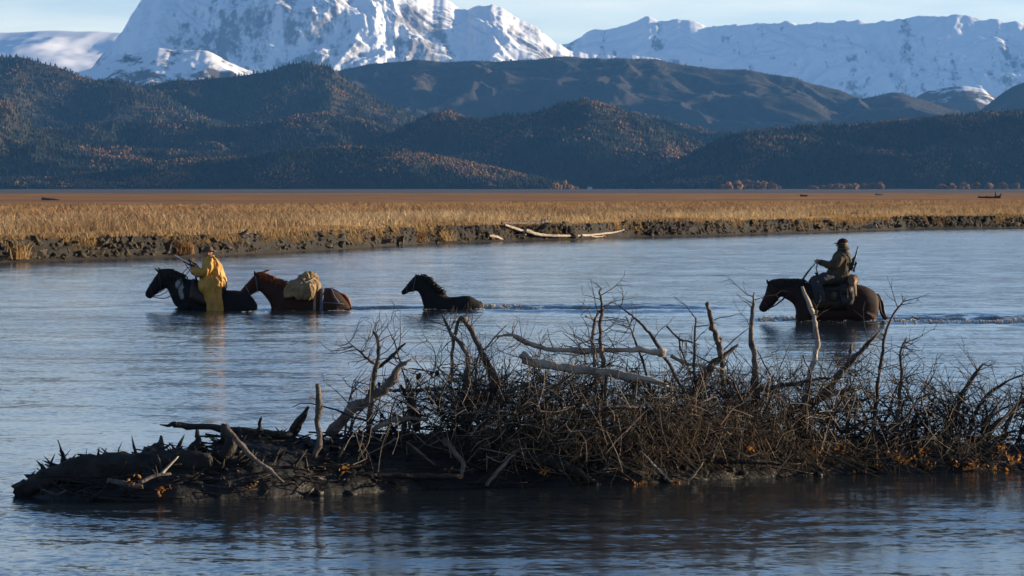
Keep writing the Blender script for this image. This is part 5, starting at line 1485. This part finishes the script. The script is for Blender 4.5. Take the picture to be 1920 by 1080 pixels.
far_log('driftwood_log', [(1618, 427), (1632, 426), (1645, 426)], (1, 1.6, 1), 221, 'pale_wood', 'lower of two short pale logs in the bank behind the capped rider')
far_log('driftwood_stump', [(78, 372.5), (90, 373), (104, 374), (112, 374.5)], (3.2, 2.2, 1.4, .6), 532, 'grey_wood', 'lone grey driftwood with dark root end far out on the left meadow', cat='driftwood', extra=[('root', [(80, 372), (79, 368.5)], (1.6, .8))])
far_log('driftwood_stump', [(1500, 367), (1506, 367), (1514, 367.5)], (2.2, 1.4, 1.8), 765, 'dark_wood', 'pair of dark stubs far out on the meadow left of the capped rider', cat='driftwood', extra=[('root', [(1504, 367), (1504, 364.5)], (1.2, .6)), ('root', [(1513, 367.5), (1513, 365)], (1.2, .6))])
far_log('driftwood_log', [(1641, 363.5), (1648, 364.5), (1657, 365)], (2.2, 1.6, .8), 880, 'pale_wood', 'small pale driftwood near the far meadow edge, right of the stubs', cat='driftwood')
far_log('driftwood_stump', [(1833, 370), (1850, 370), (1865, 370.5), (1876, 369)], (1.2, 1.8, 2.2, 3), 620, 'dark_wood', 'dark log with upright root crown on the right far meadow', cat='driftwood', extra=[('root', [(1866, 370), (1867, 364), (1866, 359)], (2, 1.5, .7)), ('root', [(1874, 369), (1877, 365), (1877, 362)], (1.8, 1.4, .7)), ('root', [(1838, 370), (1836, 367)], (1.5, .8)), ('root', [(1848, 370), (1850, 367)], (1.5, .8))])
# far shore hut
d = 5600
c = P(1106, 357, d); c[2] = 0
hut = empty('hut', tuple(c), 'tiny pale hut on the far shore at the end of the dark hill', 'hut')
mb = MB(); box(mb, c + (0, 0, 1.8), (7, 5, 3.6)); mb.part('wall', M['hut'], hut, False)
mb = MB(); x, y, z = c; mb.add([(x - 4, y - 3, z + 3.4), (x + 4, y - 3, z + 3.4), (x + 4, y + 3, z + 3.4), (x - 4, y + 3, z + 3.4), (x - 4, y, z + 5.2), (x + 4, y, z + 5.2)], [(0, 1, 5, 4), (2, 3, 4, 5), (0, 4, 3), (1, 2, 5), (0, 3, 2, 1)]); mb.part('roof', M['roof'], hut, False)
mb = MB(); box(mb, c + (6, 0, 1.2), (5, 4, 2.4)); mb.part('shed', M['roof'], hut, False)
# autumn bushes at the foot of the hills
def bush_mesh(seed):
    r = np.random.default_rng(seed); Vs, Fs = [], []; off = 0
    for k in range(90):
        p = r.normal(0, 1, 3); p /= np.linalg.norm(p); p *= r.uniform(.5, 1) ** .5; p[2] = abs(p[2])
        s = r.uniform(.10, .24); V = IV * r.uniform(.6, 1.2, (12, 1)) * s + p * (1, 1, .9) + (0, 0, .05)
        Vs.append(V); Fs.append(IFc + off); off += 12
    me = fastmesh('autumn_bush', np.vstack(Vs), np.vstack(Fs), smooth=False)
    me.materials.append(M['bushleaf']); return me
M['bushleaf'] = mat('bush_foliage', (.22, .11, .045), (.12, .065, .03), 2.5, .9)
bm_ = [bush_mesh(k) for k in range(3)]
for grp, lab, lst in (('mound of orange bushes by the shore', 'orange bush from the left in the rounded mound on the far shore', [(1352, 5, 10), (1366, 6, 15), (1382, 7, 18), (1398, 7, 19), (1414, 7, 17), (1430, 6, 16), (1446, 6, 14), (1456, 4, 9)]),
                      ('low line of orange bushes by the shore', 'orange bush from the left in the low flat line on the far shore', [(1524, 5, 8), (1540, 5, 9), (1556, 5, 11), (1572, 5, 12), (1588, 5, 12), (1604, 5, 12), (1620, 5, 12), (1636, 5, 13), (1650, 5, 14)]),
                      ('pale bushes at the right shore', 'pale orange bush from the left on the far shore at the right edge', [(1765, 5, 11), (1785, 5, 13), (1808, 5, 14), (1830, 5, 14), (1855, 5, 13), (1880, 5, 14), (1905, 5, 13)]),
                      ('orange bushes at the end of the dark hill', 'orange bush from the left at the low right end of the dark hill', [(1042, 6, 13), (1058, 6, 18), (1068, 4, 9), (1078, 4, 6)])):
    for k, (px, w_, h_) in enumerate(lst):
        d = 5900 + r.uniform(-60, 60); o = link('autumn_bush', bm_[k % 3], None)
        c = P(px, 357, d); o.location = (c[0], d, -.4); kx = d / F
        o.scale = (w_ * 2.4 * kx, w_ * 1.6 * kx, h_ * 1.0 * kx); o.rotation_euler = (0, 0, r.uniform(0, 6))
        props(o, ORD[k] + ' ' + lab, 'bush', grp)

# haze: even, pale air round the whole scene
hb = MB()
box(hb, (0, 13400, 770), (26000, 27600, 1546))
hz = hb.obj('haze', None, (0, 0, 0), smooth=False)
hm = bpy.data.materials.new('pale_air'); hm.use_nodes = True
for nd in list(hm.node_tree.nodes):
    if nd.type == 'BSDF_PRINCIPLED': hm.node_tree.nodes.remove(nd)
pv = hm.node_tree.nodes.new('ShaderNodeVolumePrincipled')
pv.inputs['Color'].default_value = (.15, .44, 1.0, 1)
pv.inputs['Density'].default_value = 1.7e-5
pv.inputs['Anisotropy'].default_value = 0.1
hm.node_tree.links.new(pv.outputs[0], hm.node_tree.nodes['Material Output'].inputs['Volume'])
hz.data.materials.append(hm)
props(hz, kind='stuff')
